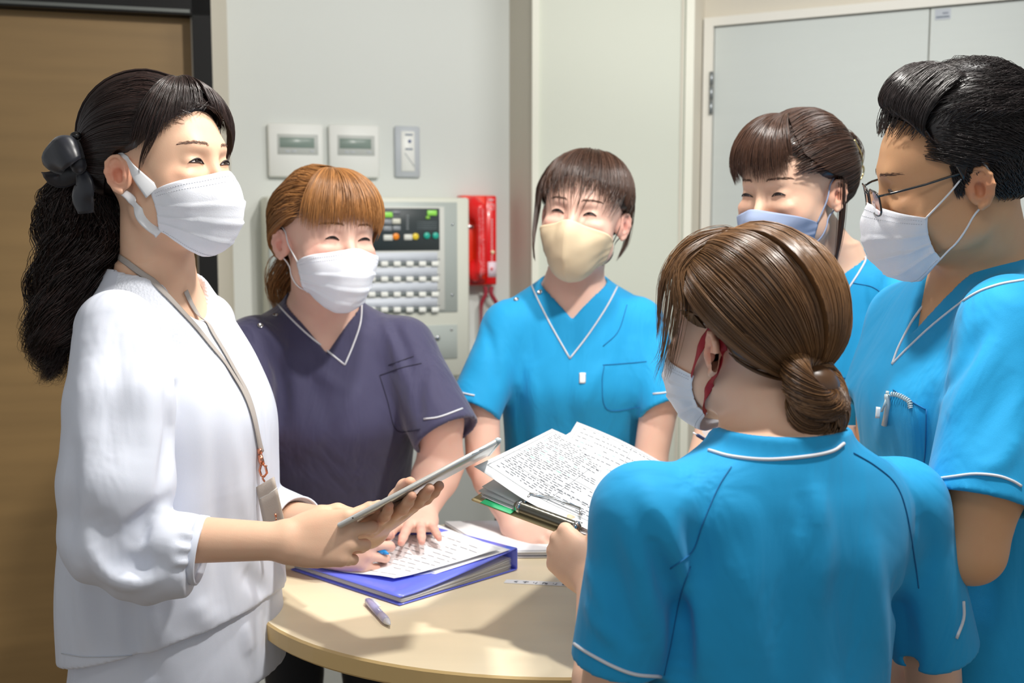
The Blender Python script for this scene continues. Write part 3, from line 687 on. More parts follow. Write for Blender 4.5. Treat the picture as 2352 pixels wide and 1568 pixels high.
def snaps(root, sh, f, pts):
    for p in pts:
        q = f.pix([p, (p[0]+1, p[1])], n=2)
        if not len(q): continue
        g = f.grad(q[:1])[0]; c = q[0]+g*.0005
        o = mesh('snap_button', *lathe([(.0052, 0), (.0056, .0012), (.0046, .002), (.0030, .0012), (.0022, .0004)], c, g, 18), M_['snap'], root); o.parent = sh
def legs(root, hipc, R, floor=0., w_=.080, top=.76, mat_='black_cloth', rt=.080):
    f = Field()
    for sx in (-1, 1):
        hp = hipc+R@np.array([sx*w_, 0, 0]); f.chain([np.array([hp[0], hp[1], top]), np.array([hp[0], hp[1], .45]), np.array([hp[0], hp[1]+.0, .07])], [rt, rt*.75, rt*.62], k=.03)
    f.ell(np.array([hipc[0], hipc[1], top]), (.140, .100, .06), R=R, k=.04)
    V, Fc = f.mesh(.010); mesh('trousers', V, Fc, M_[mat_], root)
    for sx in (-1, 1):
        hp = hipc+R@np.array([sx*w_, 0, 0]); d = R@np.array([0, -1, 0.]); c = np.array([hp[0], hp[1], 0])
        f = Field(); f.ell(c+d*.05+np.array([0, 0, .034]), (.042, .125, .036), R=R, k=.01); f.ell(c+np.array([0, 0, .05]), (.038, .05, .045), R=R, k=.02)
        f.custom(lambda q: q[:, 2]-.002, (-9, -9, -.2), (9, 9, .003)); V, Fc = f.mesh(.008); mesh('shoe', V, Fc, M_['shoe'], root)
def J(px, py, y): return W(px, py, y)
def scaled(st, k=1.0, dx=0, dy=0): return [(z, cx, cy, rx*k+dx, ry*k+dy) for z, cx, cy, rx, ry in st]
def skintorso(f, R, N, st, d=.008, zlo=-.13):
    f.frame(R, N); f.loft([s for s in st if s[0] >= zlo], d, k=.02); f.frame()
# ------------------------------------------------------------------ room
def plane_pts(pts): return [tuple(p) for p in pts]
m_wall = mat('wallpaper_white', srgb(214, 218, 214), .85, bump=.25, bscale=300, noise=.012, nscale=3)
m_beige = mat('wallpaper_beige', srgb(206, 200, 186), .85, bump=.2, bscale=300)
m_panel = mat('panel_cream', srgb(204, 208, 195), .55, noise=.015, nscale=2)
m_trim = mat('trim_cream', srgb(224, 224, 210), .5)
m_closet = mat('closet_white', srgb(198, 204, 201), .5, noise=.02, nscale=4, stretch=(1, 1, 18))
m_closetf = mat('closet_frame', srgb(224, 222, 214), .5)
m_black = mat('door_frame_black', srgb(20, 20, 20), .6, spec=.25)
m_wood = mat('door_wood', srgb(142, 114, 72), .5, noise=.26, nscale=2.2, stretch=(.9, .9, 11))
m_floor = mat('floor_vinyl', srgb(150, 132, 110), .5, noise=.06, nscale=5)
m_ceil = mat('ceiling_white', srgb(226, 226, 222), .9)
def wallseg(name, a, b, z0, z1, m, th=.05, kind=True, parent=None):
    """vertical slab from a to b (xy), thickness away from the camera"""
    a = np.array(a, float); b = np.array(b, float); d = unit(b-a); n = np.array([-d[1], d[0]])
    if n@((a+b)/2) < 0: n = -n
    P = [a, b, b+n*th, a+n*th]; V = [(p[0], p[1], z0) for p in P]+[(p[0], p[1], z1) for p in P]
    o = mesh(name, V, [(0, 1, 5, 4), (1, 2, 6, 5), (2, 3, 7, 6), (3, 0, 4, 7), (4, 5, 6, 7), (3, 2, 1, 0)], m, parent, smooth=False)
    if kind and parent is None: o['kind'] = 'structure'
    return o
HT = 2.5
def xy(px, py, y): return W(px, py, y)[:2]
c0 = xy(528, 300, 3.02); c1 = xy(1170, 300, 3.30)
wallseg('wall_center', c0, c1, 0, HT, m_wall)
c2 = xy(1222, 300, 3.14); wallseg('wall_column', c1, c2, 0, HT, m_beige)
c3 = xy(1590, 300, 3.14)
wallseg('wall_shaft', c2, c3, 0, HT, m_panel)
c4 = xy(1614, 300, 3.24); wallseg('wall_recess', c3, c4, 0, HT, m_beige)
dR = np.array([math.cos(R_(30)), -math.sin(R_(30))]); c5 = c4+dR*1.6
wallseg('wall_right', c4, c5, 0, HT, m_beige)
# shaft panel trims
def vtrim(name, p, d, w_, z0, z1, m, out=.012, parent=None):
    p = np.array(p); d = unit(d); n = np.array([d[1], -d[0]]); n = n if n@p < 0 else -n
    q = [p, p+d*w_, p+d*w_+n*out, p+n*out]; V = [(a[0], a[1], z0) for a in q]+[(a[0], a[1], z1) for a in q]
    o = mesh(name, V, [(0, 1, 5, 4), (1, 2, 6, 5), (2, 3, 7, 6), (3, 0, 4, 7), (4, 5, 6, 7), (3, 2, 1, 0)], m, parent, smooth=False)
    if parent is None: o['kind'] = 'structure'
    return o
dX = unit(c3-c2)
vtrim('trim_1', c2, dX, .018, 0, HT, m_trim)
vtrim('trim_2', c3-dX*.022, dX, .022, 0, HT, m_trim, .010)
vtrim('trim_3', c3-dX*.034, dX, .006, 0, HT, m_beige, .003)
# left: beige return, black frame and wooden door
e0 = xy(491, 300, 2.86); wallseg('wall_left_return', e0, c0, 0, HT, m_beige)
dL = np.array([-math.cos(R_(17)), -math.sin(R_(17))]); e1 = e0+dL*1.3
zt = W(300, 26, 2.78)[2]
wallseg('wall_left', e0, e1, zt+.06, HT, m_beige)
fr = thing('door_frame', 'black', 'frame', (e0[0], e0[1], 0)); del fr['label'], fr['category']; fr['kind'] = 'structure'; fr.name = 'trim_4'
n_ = np.array([dL[1], -dL[0]]); n_ = n_ if n_@e0 < 0 else -n_
vtrim('jamb', e0+n_*0, dL, .045, 0, zt+.055, m_black, .02, fr)
P = [e0+n_*.02, e1+n_*.02, e1-n_*.05, e0-n_*.05]
mesh('lintel', [(p[0], p[1], zt) for p in P]+[(p[0], p[1], zt+.06) for p in P], [(0, 1, 5, 4), (1, 2, 6, 5), (2, 3, 7, 6), (3, 0, 4, 7), (4, 5, 6, 7), (3, 2, 1, 0)], m_black, fr, smooth=False)
P = [e0+n_*.024+dL*.05, e1+n_*.024, e1+n_*.02, e0+n_*.02+dL*.05]
mesh('lintel_edge', [(p[0], p[1], zt+.004) for p in P]+[(p[0], p[1], zt+.012) for p in P], [(0, 1, 5, 4), (1, 2, 6, 5), (2, 3, 7, 6), (3, 0, 4, 7), (4, 5, 6, 7), (3, 2, 1, 0)], mat('frame_edge', srgb(92, 95, 92), .35, metal=.6), fr, smooth=False)
a_ = e0-n_*.035+dL*.04; b_ = e1-n_*.035; wallseg('door_1', a_, b_, 0, zt+.01, m_wood, .04)
# closet doors on the right wall
nR = np.array([dR[1], -dR[0]]); nR = nR if nR@c4 < 0 else -nR
zc = W(1800, 40, 3.0)[2]
def onright(px, py): # depth along right wall for a pixel
    k = (px-1176)/FPX; # approx ray x = k*y/cos
    s = 0
    for _ in range(30):
        p = c4+dR*s; y = p[1]; x = W(px, py, y)[0]; s += (x-p[0])/(dR[0]-dR[1]*k)*.9
    return s
s1 = onright(1622, 300); s2 = onright(1640, 300); s3 = onright(2136, 100); s4 = 1.55
ztop = W(1640, 66, (c4+dR*s2)[1])[2]
cf = thing('closet_frame', 'x', 'x', (c4[0], c4[1], 0)); del cf['label'], cf['category']; cf['kind'] = 'structure'; cf.name = 'trim_5'
def rbox(name, sa, sb, z0, z1, o0, o1, m, parent):
    P = [c4+dR*sa+nR*o0, c4+dR*sb+nR*o0, c4+dR*sb+nR*o1, c4+dR*sa+nR*o1]
    return mesh(name, [(p[0], p[1], z0) for p in P]+[(p[0], p[1], z1) for p in P], [(0, 1, 5, 4), (1, 2, 6, 5), (2, 3, 7, 6), (3, 0, 4, 7), (4, 5, 6, 7), (3, 2, 1, 0)], m, parent, smooth=False)
rbox('jamb', s1-.004, s2, 0, ztop+.028, 0, .022, m_closetf, cf); rbox('lintel', s2, s4, ztop+.004, ztop+.028, 0, .022, m_closetf, cf)
d2 = rbox('door_2', s2+.003, s3-.002, .02, ztop, -.02, .014, m_closet, None); d2['kind'] = 'structure'
d3 = rbox('door_3', s3+.002, s4, .02, ztop, -.02, .014, m_closet, None); d3['kind'] = 'structure'
hz0 = W(1625, 262, 3.2)[2]; hz1 = W(1625, 162, 3.2)[2]
hp = c4+dR*(s2-.002)+nR*.024; m_h = mat('hinge_steel', srgb(150, 156, 160), .35, metal=.8)
hv = [lathe([(.0055, z), (.0055, z+(hz1-hz0)/3-.003)], (hp[0], hp[1], 0), (0, 0, 1), 14) for z in (hz0, hz0+(hz1-hz0)/3, hz0+(hz1-hz0)*2/3)]
ho = mesh('hinge', *cat_(*hv), m_h, d2)
lz = W(2166, 38, 2.95)[2]; s5 = onright(2150, 38); s6 = onright(2186, 38)
lb = rbox('door_label', s5, s6, lz-.014, lz+.012, .0142, .0150, mat('silver_label', srgb(186, 192, 200), .3, metal=.3), d3)
rbox('label_line', s5+.003, s6-.003, lz-.009, lz-.0065, .0150, .0154, mat('label_ink', srgb(50, 70, 90), .5), d3); rbox('label_print', s5+.018, s6-.006, lz-.001, lz+.003, .0150, .0153, mat('label_grey', srgb(120, 126, 140), .5), d3)
o = mesh('floor', [(-3, -1.2, 0), (3, -1.2, 0), (3, 4, 0), (-3, 4, 0)], [(0, 1, 2, 3)], m_floor, smooth=False, base=(0, 0, 0)); o['kind'] = 'structure'
o = mesh('ceiling', [(-3, -1.2, HT), (3, -1.2, HT), (3, 4, HT), (-3, 4, HT)], [(3, 2, 1, 0)], m_ceil, smooth=False, base=(0, 0, HT)); o['kind'] = 'structure'
# baseboards
# ------------------------------------------------------------------ things on the centre wall
dC = unit(c1-c0); nC = np.array([dC[1], -dC[0]]); nC = nC if nC@c0 < 0 else -nC
RC = np.array([[dC[0], -nC[0], 0], [dC[1], -nC[1], 0], [0, 0, 1.]])   # local x right, y into the wall, z up
def onwall(px, py):
    k = (px-1176)/FPX; s = 0
    for _ in range(40):
        p = c0+dC*s; x = W(px, py, p[1])[0]; s += (x-p[0])/(dC[0]-dC[1]*k)*.9
    p = c0+dC*s; return np.array([p[0], p[1], W(px, py, p[1])[2]])
def wbox(c, out0, out1, hw, hh, bev=.002):
    """box on wall centred at c, from out0 to out1 off the wall"""
    return box(np.array(c)+np.array([nC[0], nC[1], 0])*(out0+out1)/2, (2*hw, abs(out1-out0), 2*hh), RC, bev)
def wrect(px0, py0, px1, py1):
    a = onwall(px0, (py0+py1)/2); b = onwall(px1, (py0+py1)/2); c = (a+b)/2; zt_ = onwall((px0+px1)/2, py0)[2]; zb_ = onwall((px0+px1)/2, py1)[2]
    c[2] = (zt_+zb_)/2; return c, np.linalg.norm((b-a)[:2])/2, (zt_-zb_)/2
nW = np.array([nC[0], nC[1], 0])
for (x0, y0, x1, y1), lab in (((614, 285, 740, 408), 'white wall controller with grey screen, left one of the pair'), ((753, 288, 868, 409), 'white wall controller with grey screen, right one of the pair')):
    c, hw, hh = wrect(x0, y0, x1, y1); t = thing('wall_controller', lab, 'thermostat', c, 'wall controllers')
    mesh('case', *wbox(c, -.001, .020, hw, hh, .005), M_['plast'], t)
    c2_, hw2, hh2 = wrect(x0+(x1-x0)*.16, y0+(y1-y0)*.20, x1-(x1-x0)*.10, y0+(y1-y0)*.58); mesh('bezel', *wbox(c2_, .019, .0212, hw2, hh2, .0015), mat('bezel', srgb(190, 194, 190), .4), t)
    c3_, hw3, hh3 = wrect(x0+(x1-x0)*.20, y0+(y1-y0)*.26, x1-(x1-x0)*.17, y0+(y1-y0)*.45); mesh('screen', *wbox(c3_, .0205, .0222, hw3, hh3, .001), M_['lcd'], t)
    for q in (.30, .42, .74):
        c4_, hw4, hh4 = wrect(x0+(x1-x0)*q, y0+(y1-y0)*.50, x0+(x1-x0)*(q+.09), y0+(y1-y0)*.53); mesh('button', *wbox(c4_, .0205, .0222, hw4, hh4, .0008), M_['plast_grey'], t)
c, hw, hh = wrect(905, 290, 963, 408); t = thing('wall_switch', 'narrow grey-framed wall switch plate with round sensor, right of the controllers', 'switch', c)
mesh('plate', *wbox(c, -.001, .010, hw, hh, .004), M_['plast_grey'], t); c2_, hw2, hh2 = wrect(919, 302, 950, 394); mesh('insert', *wbox(c2_, .009, .0125, hw2, hh2, .002), M_['plast'], t)
c3_, _, _ = wrect(934, 320, 942, 330); mesh('sensor', *lathe([(.0045, 0), (.0045, .002), (.003, .003)], c3_+nW*.012, nW, 16), mat('navy_dot', srgb(70, 90, 140), .4), t)
for yy in (308, 341): c4_, h4, k4 = wrect(928, yy, 945, yy+4); mesh('mark', *wbox(c4_, .012, .0129, h4, k4, 0), mat('mark_grey', srgb(130, 142, 160), .6), t)
fing = [onwall(927+4*i*.9, 352+i*5)+nW*.013 for i in range(7)]; mesh('mark', *tube(fing, .0012, 5), mat('mark_grey2', srgb(176, 182, 186), .6), t)
# fire alarm panel
c, hw, hh = wrect(602, 454, 1048, 862); t = thing('fire_alarm_panel', 'cream metal fire alarm panel with black lamp display and rows of switches', 'control panel', (c[0], c[1], 0)); DP = .12
mt = mat('panel_metal', srgb(214, 216, 204), .45); md = mat('panel_door', srgb(176, 184, 180), .4, metal=.15); mb = mat('panel_black', srgb(52, 60, 62), .35)
mesh('cabinet', *wbox(c, -.001, DP, hw, hh, .006), mt, t)
def pp(px, py, z=DP):  # pixel on the panel front
    k = (px-1176)/FPX; s = 0; q0 = c0+nC*z
    for _ in range(40):
        p = q0+dC*s; x = W(px, py, p[1])[0]; s += (x-p[0])/(dC[0]-dC[1]*k)*.9
    p = q0+dC*s; return np.array([p[0], p[1], W(px, py, p[1])[2]])
def prect(x0, y0, x1, y1, z=DP):
    a = pp(x0, (y0+y1)/2, z); b = pp(x1, (y0+y1)/2, z); m_ = (a+b)/2; zt_ = pp((x0+x1)/2, y0, z)[2]; zb_ = pp((x0+x1)/2, y1, z)[2]; m_[2] = (zt_+zb_)/2; return m_, np.linalg.norm((b-a)[:2])/2, (zt_-zb_)/2
def pbox(x0, y0, x1, y1, o0, o1, bev=.001):
    m_, a, b = prect(x0, y0, x1, y1); return box(m_+nW*(o0+o1)/2, (2*a, abs(o1-o0), 2*b), RC, bev)
dr = mesh('door', *pbox(618, 463, 1050, 722, -.002, .003, .001), md, t)
q = mesh('inner_frame', *pbox(700, 474, 1020, 716, .002, .006, .001), mat('inner_frame', srgb(206, 208, 202), .45), dr)
q = mesh('display', *pbox(720, 478, 1008, 576, .005, .008, .001), mb, dr)
for x0, y0, x1, y1, cc, nm in ((877, 487, 900, 499, (150, 225, 90), 'lamp'), (979, 483, 1001, 495, (150, 225, 90), 'lamp'), (976, 496, 985, 503, (130, 190, 60), 'lamp'), (898, 484, 918, 492, (120, 124, 130), 'button'), (899, 502, 918, 514, (214, 214, 200), 'button'), (878, 504, 898, 515, (140, 146, 152), 'button'), (878, 519, 898, 530, (140, 146, 152), 'button'), (900, 519, 918, 529, (140, 146, 152), 'button'), (879, 539, 900, 552, (214, 216, 208), 'button'), (926, 538, 945, 551, (214, 216, 208), 'button')):
    mesh(nm, *pbox(x0, y0, x1, y1, .0075, .0105, .001), mat('p_'+nm, srgb(*cc), .4), dr)
for x, y, cc in ((909, 543, (240, 140, 30)), (954, 543, (226, 200, 50)), (980, 541, (40, 170, 150)), (1000, 541, (40, 170, 150))):
    mesh('round_button', *lathe([(.009, 0), (.009, .003), (.007, .0045)], pp(x, y, DP+.0075), nW, 20), mat('rb', srgb(*cc), .35), dr)
for k in range(6): mesh('legend', *pbox(931, 494+k*6, 937, 497+k*6, .0078, .0086, 0), mat('leg', srgb(140, 146, 150), .6), dr)
for k in range(4): mesh('legend', *pbox(955, 509+k*5, 1002, 510.6+k*5, .0078, .0086, 0), mat('leg2', srgb(108, 118, 122), .6), dr)
mrow = mat('row_card', srgb(206, 212, 222), .5); mkey = mat('row_key', srgb(236, 238, 232), .4); mgap = mat('row_gap', srgb(120, 128, 128), .6)
for k in range(4):
    y0 = 580+k*35; mesh('label_strip', *pbox(720, y0, 1003, y0+22, .0055, .0075, 0), mrow, dr); mesh('switch_rail', *pbox(720, y0+22, 1003, y0+31, .0055, .0072, 0), mgap, dr)
    for i in range(10):
        x = 995-i*29
        if x < 830: break
        mesh('switch_key', *pbox(x-6, y0+20, x+10, y0+31, .0072, .0125, .001), mkey, dr)
    mesh('screw', *lathe([(.0025, 0), (.0025, .0015)], pp(1008, y0+15, DP+.006), nW, 10), M_['snap'], dr)
for x, y in ((1039, 515), (1039, 677), (1015, 488), (1015, 703)): mesh('screw', *lathe([(.0035, 0), (.0035, .0012), (.0018, .0014)], pp(x, y, DP+.003), nW, 12), M_['snap'], dr)
mesh('lower_door', *pbox(618, 752, 1050, 832, -.002, .003, .001), md, t)
mesh('lock', *lathe([(.007, 0), (.007, .003), (.003, .004)], pp(1005, 776, DP+.003), nW, 16), M_['snap'], t); mesh('screw', *lathe([(.0035, 0), (.0035, .0012)], pp(1037, 757, DP+.003), nW, 12), M_['snap'], t)
# red emergency telephone
c, hw, hh = wrect(1060, 449, 1140, 655); mr = mat('phone_red', srgb(226, 22, 26), .32, coat=.3); mr2 = mat('phone_orange_red', srgb(236, 48, 14), .35); mw = mat('phone_print', srgb(240, 196, 200), .5)
t = thing('emergency_telephone', 'red wall-mounted emergency telephone beside the alarm panel', 'telephone', (c[0], c[1], c[2]-hh))
mesh('back_box', *box(prect(1061, 449, 1140, 655, .045)[0]-nW*.0225, (2*prect(1061, 449, 1140, 655, .045)[1], .046, 2*prect(1061, 449, 1140, 655, .045)[2]), RC, .003), mr2, t)
def ph(x0, y0, x1, y1, o0, o1, bev=.001):
    m_, a, b = prect(x0, y0, x1, y1, o1); m_ = m_-nW*o1; return box(m_+nW*(o0+o1)/2, (2*a, abs(o1-o0), 2*b), RC, bev)
mesh('side_panel', *ph(1117, 451, 1140, 652, .040, .052), mr, t); mesh('cradle', *ph(1072, 640, 1114, 652, .040, .06), mat('phone_dark', srgb(140, 16, 20), .4), t); mesh('hook', *ph(1076, 517, 1088, 524, .044, .052), M_['snap'], t)
f = Field(); a = pp(1087, 478, .062); b = pp(1091, 622, .062); mid = pp(1106, 550, .085); tA = pp(1103, 478, .085); tB = pp(1104, 622, .085)
f.ell(a, (.021, .024, .034), R=RC, k=.01); f.ell(b, (.023, .024, .032), R=RC, k=.01); f.chain([tA, mid, tB], [.0155, .0135, .0155], k=.02)
V, Fc = f.mesh(.0035); hs = mesh('handset', V, Fc, mr, t)
rng = np.random.default_rng(4); pr = []
for ci, (xx, ya, yb) in enumerate(((1099, 478, 498), (1101, 500, 548), (1108, 480, 560), (1101, 548, 600), (1109, 562, 630), (1104, 600, 640))):
    y = ya
    while y < yb:
        L = rng.uniform(1.2, 3); q = f.pix([(xx+rng.uniform(-2, 0), y), (xx+rng.uniform(1, 3.5), y+rng.uniform(-.6, .6))], n=3, y0=2.5, y1=3.6, lift=.0004)
        if len(q) > 1: pr.append(tube(q, .0007, 4))
        y += L+1
if pr: o = mesh('white_lettering', *cat_(*pr), mw, t)
for k in range(22):
    if k == 0: mesh('lettering', *ph(1122, 457, 1134, 461, .0515, .0526, 0), mw, t)
    elif k > 4: mesh('lettering', *ph(1128, 484+k*6.4-13, 1132, 484+k*6.4-9.5, .0515, .0526, 0), mw, t)
for q in ((1121, 468, 1135, 469.5), (1121, 480, 1135, 481.5), (1121, 468, 1122.5, 481), (1133.5, 468, 1135, 481)): mesh('pictogram', *ph(*q, .0515, .0526, 0), mw, t)
mesh('lamp', *lathe([(.0055, 0), (.0055, .003), (.003, .005)], pp(1131, 579, .052), nW, 16), mat('cream', srgb(240, 230, 190), .3), t)
mesh('notice', *ph(1121, 601, 1140, 636, .0515, .0527, 0), mat('notice', srgb(236, 220, 232), .5), t); mesh('notice_mark', *ph(1127, 614, 1132, 621, .0524, .0532, 0), mr, t)
cs_ = []
for x0, x1, sg in ((1100, 1092, -1), (1115, 1128, 1)):
    p = cr(np.array([wrect(x0, 655, x0+2, 657)[0]+nW*.05, wrect(x0+sg*-2, 672, x0+2, 674)[0]+nW*.05, wrect(x1, 700, x1+2, 702)[0]+nW*.045, wrect(x1-sg*4, 760, x1, 762)[0]+nW*.04]), 420)
    T, N_, B_ = frames(p); a = np.linspace(0, 2*math.pi*46, 420); cs_.append(tube(p+(np.cos(a)[:, None]*N_+np.sin(a)[:, None]*B_)*.005, .0016, 5))
mesh('coiled_cord', *cat_(*cs_), mat('cord_red', srgb(150, 30, 50), .45), t)
# ------------------------------------------------------------------ people
ST = [(.030, 0, .006, .058, .056), (0, 0, .006, .078, .064), (-.030, 0, .005, .122, .076), (-.065, 0, .002, .155, .090), (-.12, 0, -.008, .166, .106), (-.19, 0, -.020, .164, .122), (-.27, 0, -.014, .157, .118), (-.37, 0, -.004, .156, .114), (-.50, 0, 0, .168, .122), (-.62, 0, 0, .178, .13)]
def person(name_label, loc, group=None): return thing('person', name_label, 'person', (loc[0], loc[1], 0), group)
def bodybase(hd, N, R, st, wide=1.0, ears=(1, 1), neck=.051, d=.008, zlo=-.13):
    f = Field(); f.frame(hd.R, hd.t, hd.sc); face(f, wide, ears); a = f.pt((0, .018, -.050)); f.frame()
    m = (a+N)/2; f.cone(a, N+np.array([0, 0, .0]), neck, neck*1.08, k=.02)
    f.frame(R, N); f.cone((0, -.028, -.012), (0, -.036, -.07), .018, .022, k=.03); f.frame()
    skintorso(f, R, N, st, d, zlo)
    return f
def arm(f, S, E, Wr, ru=.042, re=.036, rf=.037, rw=.0235, k=.02, sl=None):
    if sl is not None: dv = unit(sl[1]-sl[0]); f.chain([sl[0], sl[1]-dv*.035], [.030, min(ru, sl[3]-.014)], k=.02); f.chain([sl[1]-dv*.035, E], [min(ru, sl[3]-.014), re], k=.02)
    else: f.chain([S, E], [ru, re], k=k)
    m = E+(Wr-E)*.28; f.chain([E, m, Wr], [re*.97, rf, rw], k=.012)
def facetints(hd, blush=.5, ear=.5): 
    t = []
    for sx in (-1, 1): t += [(hd.w([sx*.044, -.070, -.028]), .024, blush*.7), (hd.w([sx*.082, .012, -.01]), .022, ear)]
    t.append((hd.w([0, -.11, -.035]), .014, .3)); return t
# ---- C: woman in the middle --------------------------------------------
hdC = Head((.141, 2.242, 1.410), (-16.4, 4, 5.9)); NC_ = J(1318, 652, 2.275); RC_ = rot3(-6)@rot3(0, -9)
C = person('person in blue scrubs and a beige mask standing before the cream wall panel', NC_)
SLC = [(J(1170, 752, 2.265), J(1088, 944, 2.19), .052, .054), (J(1463, 745, 2.285), J(1532, 942, 2.19), .052, .055)]
stC = scaled(ST, .93)
bC = bodybase(hdC, NC_, RC_, stC); ti = facetints(hdC, .35)
arm(bC, SLC[0][0], J(1110, 1065, 2.17), J(1180, 1205, 2.08), .038, .033, .034, .022, sl=SLC[0]); arm(bC, SLC[1][0], J(1492, 1065, 2.19), J(1330, 1215, 2.10), .038, .033, .034, .022, sl=SLC[1])
hand(bC, ti, J(1178, 1203, 2.085), J(1250, 1232, 2.03)-J(1178, 1203, 2.085), (.3, .6, .5), 'R', {k: (35, 50, 25) for k in 'imrp'}, sc=.94)
hand(bC, ti, J(1335, 1213, 2.10), J(1262, 1228, 2.08)-J(1335, 1213, 2.10), (-.2, .5, .6), 'L', {k: (30, 50, 25) for k in 'imrp'}, sc=.94)
finish(bC, 'body', 'skinB', C, .0028, tints=ti)
f = scrub(C, bC, RC_, NC_, stC, SLC, (-.056, .010, .060)); 
foldpix(f, [([(1215, 830), (1230, 920), (1235, 1010)], .012, .004), ([(1190, 900), (1200, 980), (1210, 1070)], .012, -.005), ([(1450, 790), (1440, 900), (1430, 1000)], .014, .004), ([(1110, 740), (1130, 800), (1140, 880)], .010, -.005), ([(1490, 760), (1500, 820), (1510, 870)], .010, -.004), ([(1400, 830), (1360, 880), (1340, 960)], .012, .003), ([(1300, 850), (1310, 960), (1320, 1060)], .014, -.003)])
shC = finish(f, 'scrub_top', 'blue', C, .0045)
piping(C, shC, f, [[[(1222, 640), (1224, 662), (1262, 740), (1309, 823)], [(1309, 823), (1350, 770), (1393, 705), (1426, 642)]], [(1044, 893), (1065, 903), (1090, 908)], [(1500, 904), (1530, 901), (1572, 892)]])
piping(C, shC, f, [[(1385, 838), (1440, 834), (1485, 830)], [(1388, 838), (1383, 880), (1395, 940), (1470, 935)], [(1440, 700), (1420, 760), (1385, 795)]], 'seam_blue', .0008, 'seam')
snaps(C, shC, f, [(1186, 688), (1240, 671)])
q = f.pix([(1338, 856), (1338, 880)], n=6, lift=.0012); mesh('tag', *tube(q, .0065, 6, flat=(1, .15), up=np.array([1., 0, 0])), M_['tagw'], C).parent = shC
maskC, _ = mask(C, hdC, 'fitted', 'mask_beige', top=(22, 10), bot=(-62, -30), azm=80, loop='hair_black', loopw=([0, 1], [.0012, .0012]), sides=(0, 1))
eyes_brows(C, hdC, facelocal(1.0), openh=.0035, smile=.0036, browcol='brow')
line = LW
hp = [haircap(hdC, line, .010)]
top = (5, 78)
G = [arc((-170, 84), (a, e), .012, 5, .004) for a, e in ((-66, 8), (-52, 4), (-35, 7), (-15, 8), (5, 8), (25, 5), (42, 3), (56, 4))]
hp.append(strands(hdC, G, 950, .0005, .006, .03, clump=.8, K=26, minoff=.008, seed=1, crop=.30))
G = [arc((175, 80), (a, e), .013, 6, .004) for a, e in ((50, 18), (66, 8), (80, 6), (95, 0), (110, -12), (130, -25), (155, -34), (178, -36))]
hp.append(strands(hdC, G, 1300, .00055, .006, .03, clump=.4, K=30, minoff=.009, seed=2))
G = [arc((-175, 80), (a, e), .013, 6, .004) for a, e in ((-178, -36), (-150, -32), (-125, -20), (-105, -5), (-85, 2), (-62, 10))]
hp.append(strands(hdC, G, 1100, .00055, .006, .03, clump=.4, K=30, minoff=.009, seed=3))
def lockg(hd, starts, pts):  # guides starting on scalp then free local points
    return [list(arc(*s)[:]) for s in starts]
G = [[H(-160, 80, .012), H(-80, 60, .018), H(-80, 25, .022), H(-76, 2, .020), np.array([-.082, -.052, -.055]), np.array([-.070, -.062, -.100])], [H(-160, 75, .012), H(-90, 55, .018), H(-92, 25, .022), H(-90, 0, .020), np.array([-.086, -.030, -.050]), np.array([-.076, -.056, -.095])]]
hp.append(strands(hdC, G, 320, .0006, .006, .1, clump=.5, K=5, minoff=.006, seed=4, vol=.002))
G = [[H(100, 30, .014), H(100, 5, .014), np.array([.082, .020, -.045]), np.array([.072, .010, -.085])], [H(110, 30, .014), H(112, 0, .014), np.array([.086, .035, -.040]), np.array([.080, .02, -.07])]]
hp.append(strands(hdC, G, 60, .0005, .004, .1, clump=.5, K=3, minoff=.003, seed=5, vol=.002))
def hairobj(root, parts, m, name='hair'):
    V, Fc, a = merge(parts); return mesh(name, V, Fc, M_[m], root, attrs={'var': a})
hp.append(fur(hdC, 900, (-180, 180), (22, 86), (0, -60), (20, 40), (.010, .016, .013), .0005, 71, K=60))
hairobj(C, hp, 'hair_choc')
legs(C, np.array([NC_[0], NC_[1]+.10, .8]), rot3(-6))
# ---- B: woman in navy ---------------------------------------------------
hdB = Head((-.339, 2.079, 1.367), (36.1, 1.3, 2.6), wide=1.07); NB = J(742, 712, 2.17); RB = rot3(14, 0, 0)@rot3(0, -13)
B = person('person in a navy scrub top writing at the table, ginger fringe and white mask', NB)
stB = [(z, cx, cy*1.2, rx*1.14, ry*1.12) for z, cx, cy, rx, ry in ST]
SLB = [(J(585, 800, 2.10), J(545, 975, 2.03), .058, .062), (J(925, 800, 2.19), J(1026, 1000, 2.095), .060, .066)]
bB = bodybase(hdB, NB, RB, stB, 1.07, neck=.056); ti = facetints(hdB, .65)
arm(bB, SLB[0][0], J(560, 1130, 1.98), J(745, 1262, 1.86), .048, .042, .042, .026, sl=SLB[0]); arm(bB, SLB[1][0], J(1012, 1065, 2.13), J(966, 1176, 2.05), .043, .044, .044, .029, sl=SLB[1])
hand(bB, ti, J(966, 1176, 2.05), J(938, 1232, 1.885)-J(966, 1176, 2.05), (-.8, .3, 0), 'L', {'i': (5, 8, 5), 'm': (3, 8, 5), 'r': (3, 9, 5), 'p': (5, 9, 5)}, dict(i=14, m=3, r=-9, p=-22), th=[(.020, .020, -.006), (.044, .040, -.010), (.060, .058, -.012), (.070, .078, -.014)], sc=1.0)
hand(bB, ti, J(745, 1262, 1.865), J(850, 1262, 1.84)-J(745, 1262, 1.865), (0, .35, .9), 'R', {'i': (45, 55, 25), 'm': (50, 60, 30), 'r': (55, 65, 35), 'p': (58, 65, 35)}, sc=.95)
finish(bB, 'body', 'skinB', B, .0028, tints=ti)
f = scrub(B, bB, RB, NB, stB, SLB, (-.058, .015, .060), 'navy', collar=.068, vy=-.03)
